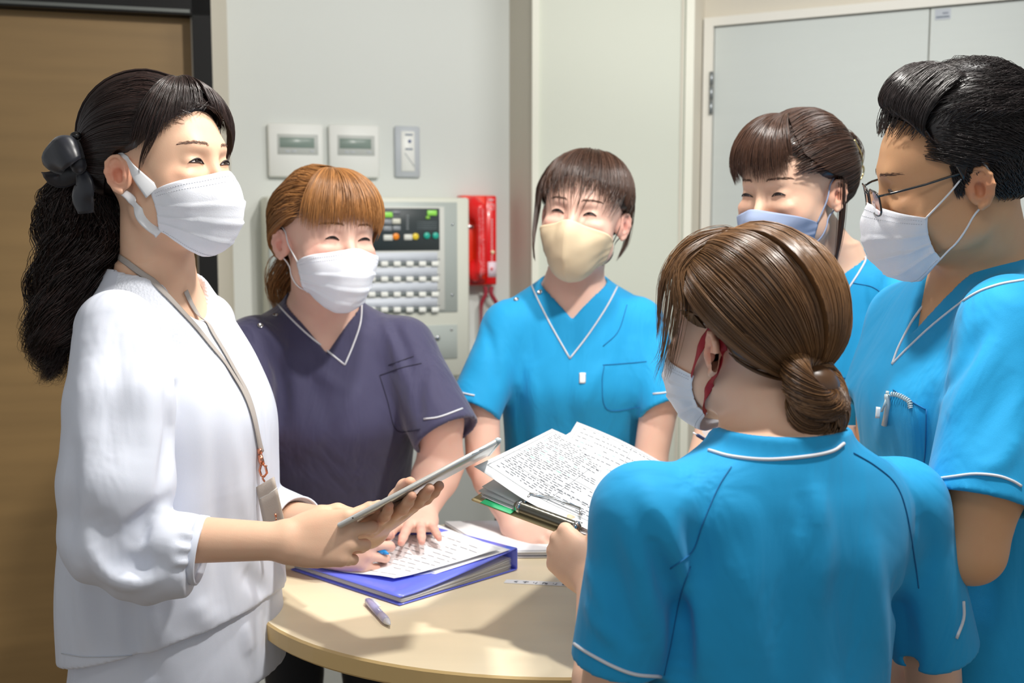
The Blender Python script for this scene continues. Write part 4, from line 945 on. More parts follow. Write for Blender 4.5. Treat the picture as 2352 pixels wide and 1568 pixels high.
foldpix(f, [([(600, 770), (640, 850), (655, 960)], .014, -.006), ([(620, 760), (670, 860), (690, 1000)], .014, .005), ([(900, 740), (930, 800), (955, 880)], .010, -.005), ([(880, 730), (905, 800), (920, 860)], .008, .004), ([(975, 830), (960, 900), (965, 960)], .012, -.007), ([(830, 900), (760, 960), (700, 1040)], .02, .005), ([(700, 830), (740, 920), (760, 1010)], .018, -.004), ([(650, 790), (720, 850), (800, 900)], .012, .003)])
shB = finish(f, 'scrub_top', 'navy', B, .0045)
piping(B, shB, f, [[[(637, 676), (640, 700), (700, 762), (792, 838)], [(792, 838), (812, 790), (828, 740), (831, 690)]], [(974, 962), (1010, 957), (1062, 938)]])
piping(B, shB, f, [[(872, 862), (920, 845), (968, 834)], [(872, 862), (890, 920), (908, 985), (940, 990), (965, 985)], [(893, 838), (950, 818)]], 'seam_navy', .0009, 'seam')
snaps(B, shB, f, [(667, 706), (633, 724), (598, 748)])
mask(B, hdB, 'surgical', 'mask_white', top=(22, 12), bot=(-56, -36), azm=76)
eyes_brows(B, hdB, facelocal(1.07), openh=.0030, smile=.0034, browcol='brow')
line = LW
hp = [haircap(hdB, line, .013)]
G = [arc((-8, 74), (a, e), .016, 6, .010) for a, e in ((-52, 4), (-38, -2), (-20, 1), (0, 2), (18, 2), (34, 0), (48, -4), (60, -8))]
hp.append(strands(hdB, G, 1700, .0005, .007, .03, clump=.7, K=30, minoff=.010, seed=11, crop=.24))
tieB = H(-170, -28, .018)
G = back_to(tieB, [(-20, 70), (-35, 50)]+perim((-50, -62, -74, -86, -98, -110, -130, -155)), .016, .006)
hp.append(strands(hdB, G, 2000, .0005, .007, .03, clump=.45, K=40, minoff=.011, seed=12, crop=.03))
G = back_to(tieB, [(-60, 78), (-10, 78), (60, 74), (80, 50)]+perim((60, 74, 88, 98, 110, 130, 160)), .018, .006)
hp.append(strands(hdB, G, 2000, .0005, .007, .03, clump=.45, K=40, minoff=.011, seed=13, crop=.03))
G = [[H(-8, 74, .014), H(30, 50, .020), H(52, 22, .020), H(58, 4, .014), H(60, -14, .010)], [H(-8, 74, .014), H(40, 50, .020), H(60, 22, .020), H(68, 4, .014), H(70, -20, .010)]]
hp.append(strands(hdB, G, 160, .0006, .006, .1, clump=.4, K=4, minoff=.006, seed=14))
tb = hdB.w(H(-168, -26, .018)); e_ = J(640, 655, 2.19)
G = [[tb+o, tb*.6+e_*.4+o*1.3+np.array([0, .01, .0]), e_+o*1.1, e_+np.array([.0, 0, -.05])+o*.4] for o in (np.array([-.02, -.01, 0]), np.array([0, -.02, .0]), np.array([.02, -.01, 0]), np.array([.015, .01, 0]))]
hp.append(strands(hdB, G, 500, .0006, 0, .05, clump=.3, K=8, seed=15, hug=False, vol=.007, wave=.003, wl=1.5, local=False))
dB = tieB-HC; azB = math.degrees(math.atan2(dB[0], -dB[1]))
hp.append(fur(hdB, 900, (-180, -40), (14, 86), (azB, -15), (20, 45), (.012, .019, .016), .0005, 72, K=60)); hp.append(fur(hdB, 600, (40, 180), (14, 86), (azB, -15), (20, 45), (.012, .019, .016), .0005, 73, K=60))
hairobj(B, hp, 'hair_ginger')
legs(B, np.array([NB[0]-.02, NB[1]+.16, .8]), rot3(14))
# ---- D: woman with grey mask ---------------------------------------------
hdD = Head((.481, 1.963, 1.453), (-47.9, -6.4, -.3)); ND = J(1905, 602, 2.03); RD = rot3(-38)@rot3(0, -10)
D = person('person in blue scrubs with a brown fringe and a grey-blue mask, before the closet doors', ND)
SLD = [(J(1735, 700, 2.13), J(1668, 890, 2.10), .052, .056), (J(2062, 690, 1.95), J(2100, 880, 1.90), .052, .056)]
stD = scaled(ST, .95)
bD = bodybase(hdD, ND, RD, stD); ti = facetints(hdD, .45)
arm(bD, SLD[0][0], J(1618, 1075, 2.03), J(1690, 1070, 1.90), .040, .035, .035, .023, sl=SLD[0]); arm(bD, SLD[1][0], J(2060, 1030, 1.84), J(1850, 1010, 1.72), .040, .035, .034, .023, sl=SLD[1])
hand(bD, ti, J(1688, 1068, 1.90), J(1630, 1030, 1.86)-J(1688, 1068, 1.90), (.1, -.3, .9), 'R', {'i': (30, 45, 20), 'm': (40, 55, 30), 'r': (45, 60, 30), 'p': (50, 60, 30)}, sc=.88)
hand(bD, ti, J(1855, 1010, 1.72), (-.9, .2, .05), (0, .3, .9), 'L', {k: (30, 45, 25) for k in 'imrp'}, sc=.94)
finish(bD, 'body', 'skinF', D, .0028, tints=ti)
f = scrub(D, bD, RD, ND, stD, SLD, (-.056, .010, .060))
foldpix(f, [([(2040, 730), (2030, 820), (2000, 900)], .012, -.005), ([(1990, 720), (1980, 800), (1960, 880)], .012, .004), ([(2080, 740), (2060, 820)], .010, .004)])
shD = finish(f, 'scrub_top', 'blue', D, .0045)
piping(D, shD, f, [[(1972, 578), (1988, 592), (1975, 622), (1930, 692), (1880, 780), (1830, 850)]])
piping(D, shD, f, [[(1960, 650), (2010, 662), (2045, 700), (2050, 760)], [(1935, 868), (1995, 866)]], 'seam_blue', .0008, 'seam')
mask(D, hdD, 'boat', 'mask_grey', top=(20, 4), bot=(-58, -30), azm=76, loop='mask_grey')
eyes_brows(D, hdD, facelocal(1.0), openh=.0036, smile=.0030, browcol='brow')
line = LW
hp = [haircap(hdD, line, .013)]
G = [arc((20, 76), (a, e), .014, 7, .010) for a, e in ((-66, 2), (-50, 2), (-32, 3), (-12, 5), (6, 4), (20, 6), (32, 14))]
G = [g[:-1]+[g[-1]+np.array([.004, -.004, 0])] for g in G]
hp.append(strands(hdD, G, 1500, .0005, .010, .03, clump=.75, K=20, minoff=.010, seed=21, crop=.25, wave=.0018, wl=1))
tieD = H(168, 12, .024)
G = back_to(tieD, [(20, 74), (30, 60), (36, 44)]+perim((44, 54, 64, 76, 88, 98, 108, 120, 140, 165)), .016, .006)
hp.append(strands(hdD, G, 2400, .0005, .007, .03, clump=.45, K=44, minoff=.011, seed=22, crop=.03))
G = back_to(tieD, [(20, 78), (-40, 74), (-60, 50)]+perim((-60, -74, -88, -100, -120, -150)), .016, .006)
hp.append(strands(hdD, G, 1400, .0005, .007, .03, clump=.45, K=30, minoff=.011, seed=24, crop=.03))
tw = H(165, 12, .022); 
G = [[H(168, 2, .018), np.array([.02+o, .125, .02]), np.array([.02+o*1.2, .140, .055]), np.array([.02+o, .12, .085]), np.array([.015+o, .10, .09])] for o in (-.02, 0, .02)]
hp.append(strands(hdD, G, 500, .0006, .006, .05, clump=.3, K=8, minoff=.012, seed=25, vol=.006))
G = [[H(92, 12, .012), H(92, -4, .015), np.array([.080, .018, -.05]), np.array([.070, .020, -.105]), np.array([.066, .01, -.13])], [H(102, 0, .012), H(108, -18, .012), np.array([.070, .035, -.075]), np.array([.062, .035, -.115]), np.array([.06, .03, -.14])]]
hp.append(strands(hdD, G, 110, .0005, .005, .1, clump=.5, K=5, minoff=.003, seed=26, vol=.002))
hp.append(fur(hdD, 1500, (24, 180), (24, 86), (168, 8), (20, 45), (.012, .019, .016), .0005, 74, K=80)); hp.append(fur(hdD, 500, (34, 90), (10, 34), (168, 8), (20, 45), (.008, .016, .016), .0005, 75, K=40))
hairobj(D, hp, 'hair_choc')
cl = [hdD.w(cr(np.array([[.045, .128, .075], [.052, .140, .045], [.045, .146, .018]]), 20)), hdD.w(np.array([[.040+.013*math.sin(a)*.3, .150+.014*math.cos(a), .015+.014*math.sin(a)] for a in np.linspace(0, 6.2, 26)]))]
mesh('hair_claw', *cat_(tube(cl[0], .0022, 8), tube(cl[1], .0018, 8)), M_['gold'], D)
legs(D, np.array([ND[0]+.05, ND[1]+.08, .8]), rot3(-38))
# ---- E: man ---------------------------------------------------------------
hdE = Head((.604, 1.567, 1.4645), (-99.5, -12.5, 8.5), 1.04); NE = J(2258, 612, 1.625); RE = rot3(-76)
E = person('person in blue scrubs with short black hair, black glasses and a white mask', NE)
stE = [(z, cx, cy, rx*1.08, ry*1.10) for z, cx, cy, rx, ry in ST]
SLE = [(J(2085, 735, 1.78), J(2020, 930, 1.73), .058, .060), (J(2322, 748, 1.475), J(2252, 1158, 1.395), .064, .069)]
bE = bodybase(hdE, NE, RE, stE, 1.02, neck=.060, zlo=-.19); ti = facetints(hdE, .2, .6)
arm(bE, SLE[0][0], J(2030, 1150, 1.70), J(1860, 1220, 1.62), .046, .040, .041, .027, sl=SLE[0]); arm(bE, SLE[1][0], J(2228, 1262, 1.40), J(1990, 1240, 1.52), .050, .043, .044, .028, sl=SLE[1])
hand(bE, ti, J(1992, 1240, 1.52), (-.8, .5, .1), (0, 0, 1), 'L', {k: (30, 45, 25) for k in 'imrp'}); hand(bE, ti, J(1862, 1220, 1.62), (-.9, .0, .1), (0, 0, 1), 'R', {k: (30, 45, 25) for k in 'imrp'})
finish(bE, 'body', 'skinE', E, .0026, tints=ti)
fE_ = f = scrub(E, bE, RE, NE, stE, SLE, (-.090, .012, .062), collar=.070)
foldpix(f, [([(2250, 760), (2215, 830), (2165, 900)], .012, -.006), ([(2290, 780), (2240, 870), (2180, 960)], .014, .006), ([(2330, 850), (2290, 930), (2240, 1010)], .014, -.004), ([(2140, 900), (2130, 980), (2125, 1090)], .012, -.010), ([(2060, 850), (2035, 950), (2015, 1020)], .014, .004), ([(2310, 1200), (2290, 1350), (2280, 1500)], .02, .006), ([(2340, 1000), (2300, 1060), (2250, 1080)], .012, .004)])
shE = finish(f, 'scrub_top', 'blue', E, .0042)
piping(E, shE, f, [[[(2352, 643), (2290, 655), (2230, 680), (2150, 740), (2090, 795), (2050, 836)], [(2050, 836), (2068, 790), (2110, 715), (2160, 660)]], [(2140, 1101), (2190, 1094), (2240, 1088), (2290, 1092), (2325, 1104), (2345, 1116)]])
piping(E, shE, f, [[(2052, 895), (2100, 925), (2126, 940)], [(2128, 940), (2125, 1040), (2115, 1100)]], 'seam_blue', .0009, 'seam')
q = f.pix([(2022, 935), (2020, 960)], n=6, lift=.0012)
if len(q) > 2: mesh('tag', *tube(q, .0050, 6, flat=(1, .15), up=np.array([1., 0, 0])), M_['tagw'], E).parent = shE
mask(E, hdE, 'surgical', 'mask_white', top=(24, 14), bot=(-54, -36), azm=60)
eyes_brows(E, hdE, facelocal(1.0), openh=.0052, smile=.0012, browcol='brow', sides=(-1, 1), browz=.020)
line = [(-180, -28), (-150, -30), (-120, -28), (-100, -6), (-88, 10), (-70, 22), (-52, 36), (-30, 46), (0, 46), (30, 46), (52, 33), (62, 20), (72, 6), (78, -14), (83, 0), (88, 12), (98, 10), (106, -6), (118, -26), (150, -30), (180, -28)]
hp = [haircap(hdE, line, .012, extra=lambda A_, E_: .016*np.clip((E_-25)/40, 0, 1))]
hp.append(fur(hdE, 3800, (-180, 180), (30, 88), (176, 10), (30, 55), (.006, .026, .020), .00042, 31, K=200, clump=.6, wave=.003))
hp.append(fur(hdE, 3600, (50, 180), (14, 60), (176, -24), (20, 40), (.004, .016, .012), .0004, 32, K=200, clump=.5, wave=.001))
hp.append(fur(hdE, 900, (-180, -60), (4, 60), (-176, -24), (20, 40), (.004, .016, .012), .00055, 37, K=80, clump=.5))
hp.append(fur(hdE, 2600, (100, 180), (-26, 20), (172, -60), (12, 24), (.006, .013, .008), .0005, 33, K=120, clump=.4))
hp.append(fur(hdE, 900, (-180, -100), (-26, 20), (-172, -60), (12, 24), (.006, .013, .008), .0005, 39, K=80, clump=.4))
hp.append(fur(hdE, 500, (72, 92), (-2, 30), (100, -34), (8, 26), (.002, .008, .004), .0005, 38, K=40, clump=.3))
G = [[H(a, e, .004), H(a-2, e+5, .026), H(a+6, e+18, .036), H(a*1.2+20, min(e+34, 80), .034), H(100, 62, .026)] for a, e in ((-40, 42), (-20, 44), (0, 45), (18, 44), (32, 42), (46, 36), (58, 26))]
hp.append(strands(hdE, G, 2800, .00042, .008, .05, clump=.75, K=30, minoff=.010, seed=34, wave=.002, wl=1.1, crop=.45))
G = [[H(79, 22, .004), H(82, 5, .003), H(83, -10, .002), H(82, -20, .0012)], [H(84, 22, .004), H(88, 5, .003), H(88, -8, .002), H(87, -18, .0012)]]
hp.append(strands(hdE, G, 200, .0004, .001, .1, minoff=.0015, seed=36, crop=.5))
hp.append(fur(hdE, 700, (68, 84), (-16, 24), (80, -60), (6, 14), (.001, .004, .002), .0004, 40, K=40, clump=.3))
hairobj(E, hp, 'hair_black')
hp = 0
# glasses
gl = []; ly = -.110
for sx in (-1, 1):
    c = np.array([sx*.033, ly+.001, -.010]); L = [c+np.array([.0255*np.sign(math.cos(a))*abs(math.cos(a))**.55+0*sx, .004*abs(math.cos(a))*(1 if math.cos(a)*sx > 0 else 0), .0165*np.sign(math.sin(a))*abs(math.sin(a))**.6]) for a in np.linspace(0, 2*math.pi, 40, endpoint=False)]
    gl.append((hdE.w(L), True))
g0 = mesh('glasses', *cat_(tube(gl[0][0], .0014, 7, True), tube(gl[1][0], .0014, 7, True), tube(hdE.w(cr(np.array([[-.0095, ly, -.001], [0, ly-.003, .002], [.0095, ly, -.001]]), 8)), .0013, 6),
   tube(hdE.w(np.array([[.058, ly+.005, .001], [.070, ly+.018, .003], [.076, -.05, .006], [.080, .0, .012], [.080, .022, .010], [.076, .036, -.006]])), .0016, 6, flat=(1, 1)), tube(hdE.w(np.array([[-.058, ly+.005, .001], [-.070, ly+.018, .003], [-.076, -.05, .006], [-.080, .0, .012], [-.080, .022, .010]])), .0016, 6)), M_['glass_frame'], E)
for a, _ in gl:
    c = a.mean(0); V = np.concatenate([[c], a]); n = len(a); Fs = [(0, i+1, (i+1) % n+1) for i in range(n)]; mesh('lens', V, Fs, M_['lens'], E, smooth=False).parent = g0
legs(E, np.array([NE[0], NE[1], .8]), RE)
# ---- F: foreground woman, from behind ---------------------------------------
hdF = Head((.289, 1.386, 1.263), (-140.7, 1.2, 4.1)); NF = J(1788, 1015, 1.32); RF = rot3(-160)
Fp = person('person in blue scrubs seen from behind, brown hair in a low bun, holding the clipboard', NF)
stF = [(.020, 0, .004, .078, .072), (0, 0, .006, .092, .074), (-.030, 0, .008, .135, .080), (-.065, 0, .006, .160, .092), (-.12, 0, 0, .168, .104), (-.19, 0, -.010, .160, .112), (-.27, 0, -.010, .152, .108), (-.37, 0, -.004, .148, .106), (-.50, 0, 0, .160, .112), (-.62, 0, 0, .172, .12)]
SLF = [(J(1478, 1180, 1.245), J(1415, 1520, 1.262), .056, .053), (J(2066, 1158, 1.385), J(2146, 1488, 1.43), .056, .057)]
bF = bodybase(hdF, NF, RF, stF, ears=(1, 1), neck=.050); ti = facetints(hdF, .3, .5)
WF = J(1366, 1338, 1.475)
arm(bF, SLF[0][0], J(1392, 1660, 1.30), WF, .042, .035, .036, .024, sl=SLF[0]); arm(bF, SLF[1][0], J(2150, 1640, 1.50), J(1900, 1330, 1.70), .037, .036, .036, .024, sl=SLF[1])
hand(bF, ti, WF, J(1278, 1250, 1.53)-WF, (.12, .12, 1), 'L', {'i': (58, 62, 30), 'm': (62, 66, 35), 'r': (66, 70, 35), 'p': (70, 70, 35)}, th=[(.020, .022, -.006), (.044, .042, -.014), (.062, .056, -.018), (.084, .064, -.020)], sc=.95)
hand(bF, ti, J(1902, 1330, 1.70), (-.7, .6, .1), (-.2, 0, 1), 'R', {k: (40, 55, 30) for k in 'imrp'})
finish(bF, 'body', 'skinF', Fp, .0026, tints=ti)
f = scrub(Fp, bF, RF, NF, stF, SLF, (-.10, .0, .062), collar=.066, neck_lo=-.018)
foldpix(f, [([(1560, 1150), (1545, 1250), (1560, 1330), (1590, 1390)], .012, .005), ([(1640, 1090), (1620, 1180), (1600, 1260)], .012, -.003), ([(1350, 1300), (1380, 1380), (1400, 1460)], .010, .004), ([(1460, 1260), (1475, 1350), (1480, 1440)], .010, .004), ([(1840, 1130), (1845, 1180), (1835, 1230)], .010, -.003), ([(1870, 1110), (1875, 1160), (1870, 1210)], .010, .003), ([(1440, 1200), (1470, 1300), (1500, 1420), (1520, 1500)], .014, .006), ([(1500, 1230), (1540, 1330), (1565, 1420)], .014, -.010), ([(1480, 1120), (1520, 1230), (1560, 1330)], .014, .006), ([(1560, 1380), (1570, 1450), (1570, 1540)], .014, -.012), ([(1600, 1390), (1610, 1460), (1620, 1560)], .016, .006), ([(1885, 1150), (1890, 1260), (1880, 1380)], .016, .005), ([(1790, 1160), (1800, 1300), (1790, 1500)], .02, -.004), ([(2000, 1250), (2010, 1380), (2030, 1540)], .018, .006), ([(2060, 1350), (2075, 1450), (2090, 1560)], .014, -.010), ([(2120, 1180), (2140, 1260), (2120, 1350)], .012, -.006), ([(1700, 1300), (1720, 1430), (1730, 1560)], .02, .004), ([(1930, 1330), (1945, 1450), (1950, 1560)], .02, -.004), ([(1400, 1230), (1420, 1350), (1440, 1470)], .012, -.004), ([(1350, 1380), (1370, 1430), (1420, 1480)], .010, .004), ([(1560, 1180), (1600, 1260), (1610, 1340)], .016, -.004)])
shF = finish(f, 'scrub_top', 'blue', Fp, .0038)
piping(Fp, shF, f, [[(1628, 1034), (1680, 1048), (1760, 1055), (1850, 1048), (1910, 1036), (1938, 1018)], [(1314, 1474), (1350, 1498), (1410, 1530), (1460, 1548), (1517, 1553)], [(2212, 1380), (2212, 1420), (2196, 1465)]], r=.0021)
piping(Fp, shF, f, [[(1680, 1072), (1650, 1120), (1615, 1200), (1590, 1265), (1540, 1305)], [(1960, 1040), (2010, 1070), (2055, 1110), (2080, 1170), (2100, 1280), (2110, 1350)], [(1585, 1300), (1560, 1380), (1540, 1480), (1525, 1550)]], 'seam_blue', .0008, 'seam')
mask(Fp, hdF, 'surgical', 'mask_white', top=(22, 10), bot=(-56, -36), azm=80, loop='red_strap', loopw=([0, .3, .7, 1], [.0045, .0045, .0045, .0045]))
line = LW
hp = [haircap(hdF, line, .012)]
bunl = hdF.loc(J(1872, 895, 1.315)); 
print('bun local', bunl)
G = back_to(bunl, [(-20, 62), (0, 58), (15, 52), (30, 44)]+[(44, 36), (54, 34), (64, 30), (76, 26)], .015, .004)
hp.append(strands(hdF, G, 3000, .00045, .007, .02, clump=.45, K=60, minoff=.010, seed=41, m=22, crop=.02))
G = [[H(a, e, .010), H(80, 14, .014), H(96, 9, .014), H(112, -1, .014), H(128, -10, .014), bunl] for a, e in perim((60, 70, 80, 88), up=1)]+[[H(50, 34, .012), H(74, 24, .016), H(96, 16, .016), H(116, 6, .016), H(134, -4, .016), bunl]]
hp.append(strands(hdF, G, 1100, .00045, .005, .02, clump=.4, K=20, minoff=.010, seed=47, m=22, crop=.02))
G = back_to(bunl, [(20, 74), (60, 78), (120, 76), (180, 72), (-150, 50), (-120, 40), (-100, 20), (-110, -10), (-140, -30)], .016, .004)
hp.append(strands(hdF, G, 2400, .00045, .007, .02, clump=.45, K=60, minoff=.010, seed=44, m=22, crop=.02))
G = back_to(bunl, perim((106, 112, 118, 120, 132, 146, 160, 176, -168), up=0), .008, .002)
hp.append(strands(hdF, G, 1800, .00045, .004, .03, clump=.4, K=40, minoff=.006, seed=42, crop=.02))
# loose front wisps blown forward
G = [[H(20, 70, .014), H(45, 40, .022), H(52, 15, .022), np.array([.062, -.085, -.02]), np.array([.060, -.115, -.05])], [H(30, 70, .014), H(52, 40, .022), H(62, 12, .020), np.array([.074, -.070, -.03]), np.array([.072, -.085, -.07])], [H(30, 70, .014), H(58, 40, .022), H(72, 14, .018), np.array([.080, -.045, -.03]), np.array([.080, -.055, -.05])]]
hp.append(strands(hdF, G, 110, .0004, .008, .1, clump=.5, K=7, minoff=.008, seed=43, vol=.003, crop=.5))
G = [[H(-5, 74, .016), H(10, 50, .022), H(25, 26, .024), np.array([.03, -.118, -.01])], [H(5, 74, .016), H(25, 50, .022), H(40, 26, .024), np.array([.052, -.105, -.02])]]
hp.append(strands(hdF, G, 260, .0004, .008, .1, clump=.5, K=6, minoff=.008, seed=45, vol=.003, crop=.4))
# bun: coil of hair
def coil(c, ax, u, R0, r0, n, seed, turns=1.35, ph=0, tilt=.25):
    rng = np.random.default_rng(seed); v = np.cross(ax, u); t = np.linspace(0, 1, 40); P = []
    for i in range(n):
        a = ph+turns*2*math.pi*t+rng.normal(0, .12); q = rng.normal(0, 1, 2); q = q/max(1, np.linalg.norm(q))*r0*(.55+.45*rng.random()); tw = a*1.5+i
        rr = R0+q[0]*np.cos(tw)-q[1]*np.sin(tw); h = q[0]*np.sin(tw)+q[1]*np.cos(tw)+tilt*R0*(t-.5)
        P.append(c+(np.cos(a)[:, None]*u+np.sin(a)[:, None]*v)*rr[:, None]+ax*h[:, None])
    return np.array(P)
bc = J(1880, 905, 1.285); 
hp.append(rawstr(coil(bc+np.array([-.005, .0, .012]), unit([.55, -.55, .6]), unit(np.cross([.55, -.55, .6], [0, 0, 1.])), .030, .018, 900, 51), .0006, 1))
hp.append(rawstr(coil(bc+np.array([0, .0, -.016]), unit([.35, -.85, .15]), unit(np.cross([.35, -.85, .15], [0, 0, 1.])), .026, .017, 800, 52, 1.1, 1.0), .0006, 2))
f = Field(); f.ell(bc+np.array([-.004, .006, .008]), (.030, .026, .026), k=.01); f.ell(bc+np.array([0, .006, -.018]), (.024, .022, .024), k=.01); V, Fc = f.mesh(.004); hp.append((V, Fc, np.full(len(V), .1)))
G = [[hdF.loc(bc+np.array([.01, 0, -.03])), hdF.loc(J(1885, 990, 1.38)), hdF.loc(J(1870, 1030, 1.36))], [hdF.loc(bc+np.array([-.02, 0, -.03])), hdF.loc(J(1850, 985, 1.38)), hdF.loc(J(1860, 1010, 1.36))]]
hp.append(strands(hdF, G, 50, .0004, 0, .2, hug=False, seed=46, vol=.006, crop=.5))
hairobj(Fp, hp, 'hair_brown')
legs(Fp, np.array([NF[0], NF[1], .8]), RF)
# ---- A: woman in the white blouse, left -----------------------------------
hdA = Head((-.504, 1.655, 1.478), (67.2, 3.2, -.2)); NA = J(362, 655, 1.69); RA = rot3(76)
A = person('person in a loose white blouse with a long black ponytail, holding the tablet', NA)
stA = [(.030, 0, .004, .070, .062), (0, 0, .004, .092, .070), (-.03, 0, .004, .125, .082), (-.065, 0, .0, .150, .098), (-.12, 0, -.014, .162, .118), (-.19, 0, -.026, .166, .136), (-.27, 0, -.020, .168, .146), (-.36, 0, -.014, .172, .152), (-.46, 0, -.012, .180, .160), (-.56, 0, -.016, .184, .163)]
bst = [(z, cx, cy, rx*.93, ry*.80) for z, cx, cy, rx, ry in stA]
bA = bodybase(hdA, NA, RA, bst, ears=(1, 1), neck=.050, d=.004); ti = facetints(hdA, .35, .75)
SA, EA, WA = J(262, 752, 1.525), J(245, 1235, 1.45), J(655, 1243, 1.455)
T0, T1 = J(775, 1208, 1.425), J(1150, 1008, 1.48)
eT = unit(T1-T0); dep = unit(J(966, 1122, 1.6)-J(962, 1107, 1.45)); nt_ = unit(np.cross(eT, dep)); nt_ = nt_ if nt_[2] > 0 else -nt_
dep = np.cross(nt_, eT); dep = dep if dep[1] > 0 else -dep; LT = np.linalg.norm(T1-T0)
dH = unit(-dep*.83+eT*.52); WL = T0+eT*LT*.50+dep*.010-nt_*.0185-dH*.166; ELb = J(560, 1190, 1.81)
arm(bA, SA, EA, WA, .038, .033, .0335, .0240); arm(bA, J(468, 742, 1.82), ELb, WL, .040, .036, .036, .024)
hand(bA, ti, WA, J(800, 1232, 1.45)-WA, (.15, .35, .9), 'R', {'i': (26, 34, 12), 'm': (48, 46, 18), 'r': (62, 52, 22), 'p': (72, 54, 22)}, dict(i=24, m=14, r=6, p=-2), th=[(.020, .020, -.006), (.036, .044, -.020), (.040, .066, -.030), (.034, .090, -.036)], sc=.97)
hand(bA, ti, WL, dH, np.cross(dH, -nt_), 'L', {'i': (-2, 8, 6), 'm': (0, 8, 6), 'r': (0, 10, 6), 'p': (2, 12, 8)}, dict(i=4, m=0, r=-4, p=-9), th=[(.020, .022, -.006), (.038, .046, -.022), (.044, .066, -.030), (.040, .088, -.030)], sc=1.0)
finish(bA, 'body', 'skinA', A, .0022, tints=ti)
f = Field()
f.chain([SA+np.array([0, .01, -.005]), J(275, 930, 1.485), J(268, 1110, 1.45), J(258, 1225, 1.445), J(330, 1278, 1.45), J(410, 1272, 1.452), J(447, 1263, 1.455)], [.056, .070, .073, .066, .060, .055, .043], k=.02)
e = J(452, 1262, 1.455); dv = unit(WA-EA+np.array([0, 0, -.03])); f._add(lambda P: np.maximum(-((P-e)@dv), np.linalg.norm(P-e, axis=1)-.07), e-.075, e+.075, .003, 's')
f.cone(e-dv*.03, e+dv*.02, .030, .039, k=.005, op='s')
WL_, EL_ = WL, ELb; dv2 = unit(WL_-EL_); e2 = EL_+(WL_-EL_)*.46
f.chain([J(468, 742, 1.82), J(510, 980, 1.84), J(560, 1180, 1.82), e2], [.050, .066, .066, .043], k=.02)
f._add(lambda P: np.maximum(-((P-e2)@dv2), np.linalg.norm(P-e2, axis=1)-.07), e2-.075, e2+.075, .003, 's'); f.cone(e2-dv2*.03, e2+dv2*.02, .030, .039, k=.005, op='s')
f.frame(RA, NA); f.loft(stA, 0, n=2.2, k=.012)
f.cone((0, .0, -.02), (0, -.02, .14), .070, .078, k=.008, op='s'); f.ell((0, -.085, .0), (.066, .06, .052), k=.01, op='s')
f.custom(lambda q: q[:, 2]-(-.512-.30*(q[:, 1]+.02)*1.0), (-.4, -.4, -.8), (.4, .4, -.40), k=.003)   # slanting hem
f.frame()
foldpix(f, [([(385, 1150), (340, 1185), (300, 1225), (305, 1252)], .011, -.010), ([(358, 1180), (353, 1240), (352, 1320)], .010, .006), ([(228, 1250), (250, 1290), (290, 1305), (330, 1285), (345, 1265)], .009, -.009), ([(215, 1270), (250, 1322), (300, 1337), (350, 1328)], .012, .006), ([(505, 830), (535, 1000), (565, 1200)], .014, .006), ([(470, 860), (490, 1000), (500, 1180), (505, 1380)], .014, -.005), ([(330, 760), (340, 900), (345, 1050)], .016, .005), ([(270, 760), (262, 900), (255, 1050)], .014, -.004), ([(380, 740), (392, 860), (398, 980)], .010, .006), ([(400, 860), (395, 960), (385, 1060), (375, 1130)], .012, -.012), ([(215, 800), (185, 950), (180, 1100)], .02, .004), ([(165, 1000), (160, 1150), (158, 1230)], .012, -.008), ([(450, 880), (480, 1000), (500, 1150)], .02, .004), ([(560, 900), (600, 1040), (620, 1180)], .02, .004), ([(520, 880), (545, 1000), (560, 1120)], .016, -.004),
 ([(230, 1200), (270, 1270), (320, 1300), (370, 1290)], .014, -.012), ([(210, 1250), (260, 1320), (330, 1345)], .014, .006), ([(350, 1170), (330, 1220), (300, 1250)], .014, -.008), ([(370, 1170), (400, 1230), (400, 1290)], .014, .006), ([(380, 1160), (360, 1200), (385, 1260)], .012, .004),
 ([(420, 1200), (440, 1215)], .006, -.004), ([(410, 1240), (438, 1245)], .006, -.004), ([(405, 1275), (435, 1275)], .006, -.004), ([(400, 1310), (430, 1308)], .006, -.004), ([(415, 1220), (440, 1228)], .006, .003), ([(405, 1258), (438, 1260)], .006, .003), ([(400, 1292), (432, 1292)], .006, .003),
 ([(300, 1380), (305, 1440), (310, 1500)], .014, -.006), ([(340, 1370), (345, 1440), (350, 1490)], .016, .004), ([(560, 1310), (600, 1350), (650, 1390)], .014, -.006), ([(640, 1300), (650, 1340), (655, 1380)], .010, .005), ([(180, 1280), (190, 1400), (195, 1490)], .014, .004), ([(230, 1350), (235, 1430), (240, 1500)], .012, -.004), ([(450, 1380), (470, 1420), (480, 1460)], .016, .004)])
V, Fc = f.mesh(.0036)
Lc = (V-NA)@RA; cen = Lc[Fc].mean(1); lace = (cen[:, 2] > -.105-.02*np.abs(cen[:, 0])/.1) & (cen[:, 1] < .015) & (np.abs(cen[:, 0]) < .118) 
shA = mesh('blouse', V, Fc, [M_['blouse'], M_['lace']], A, midx=lace.astype(int))
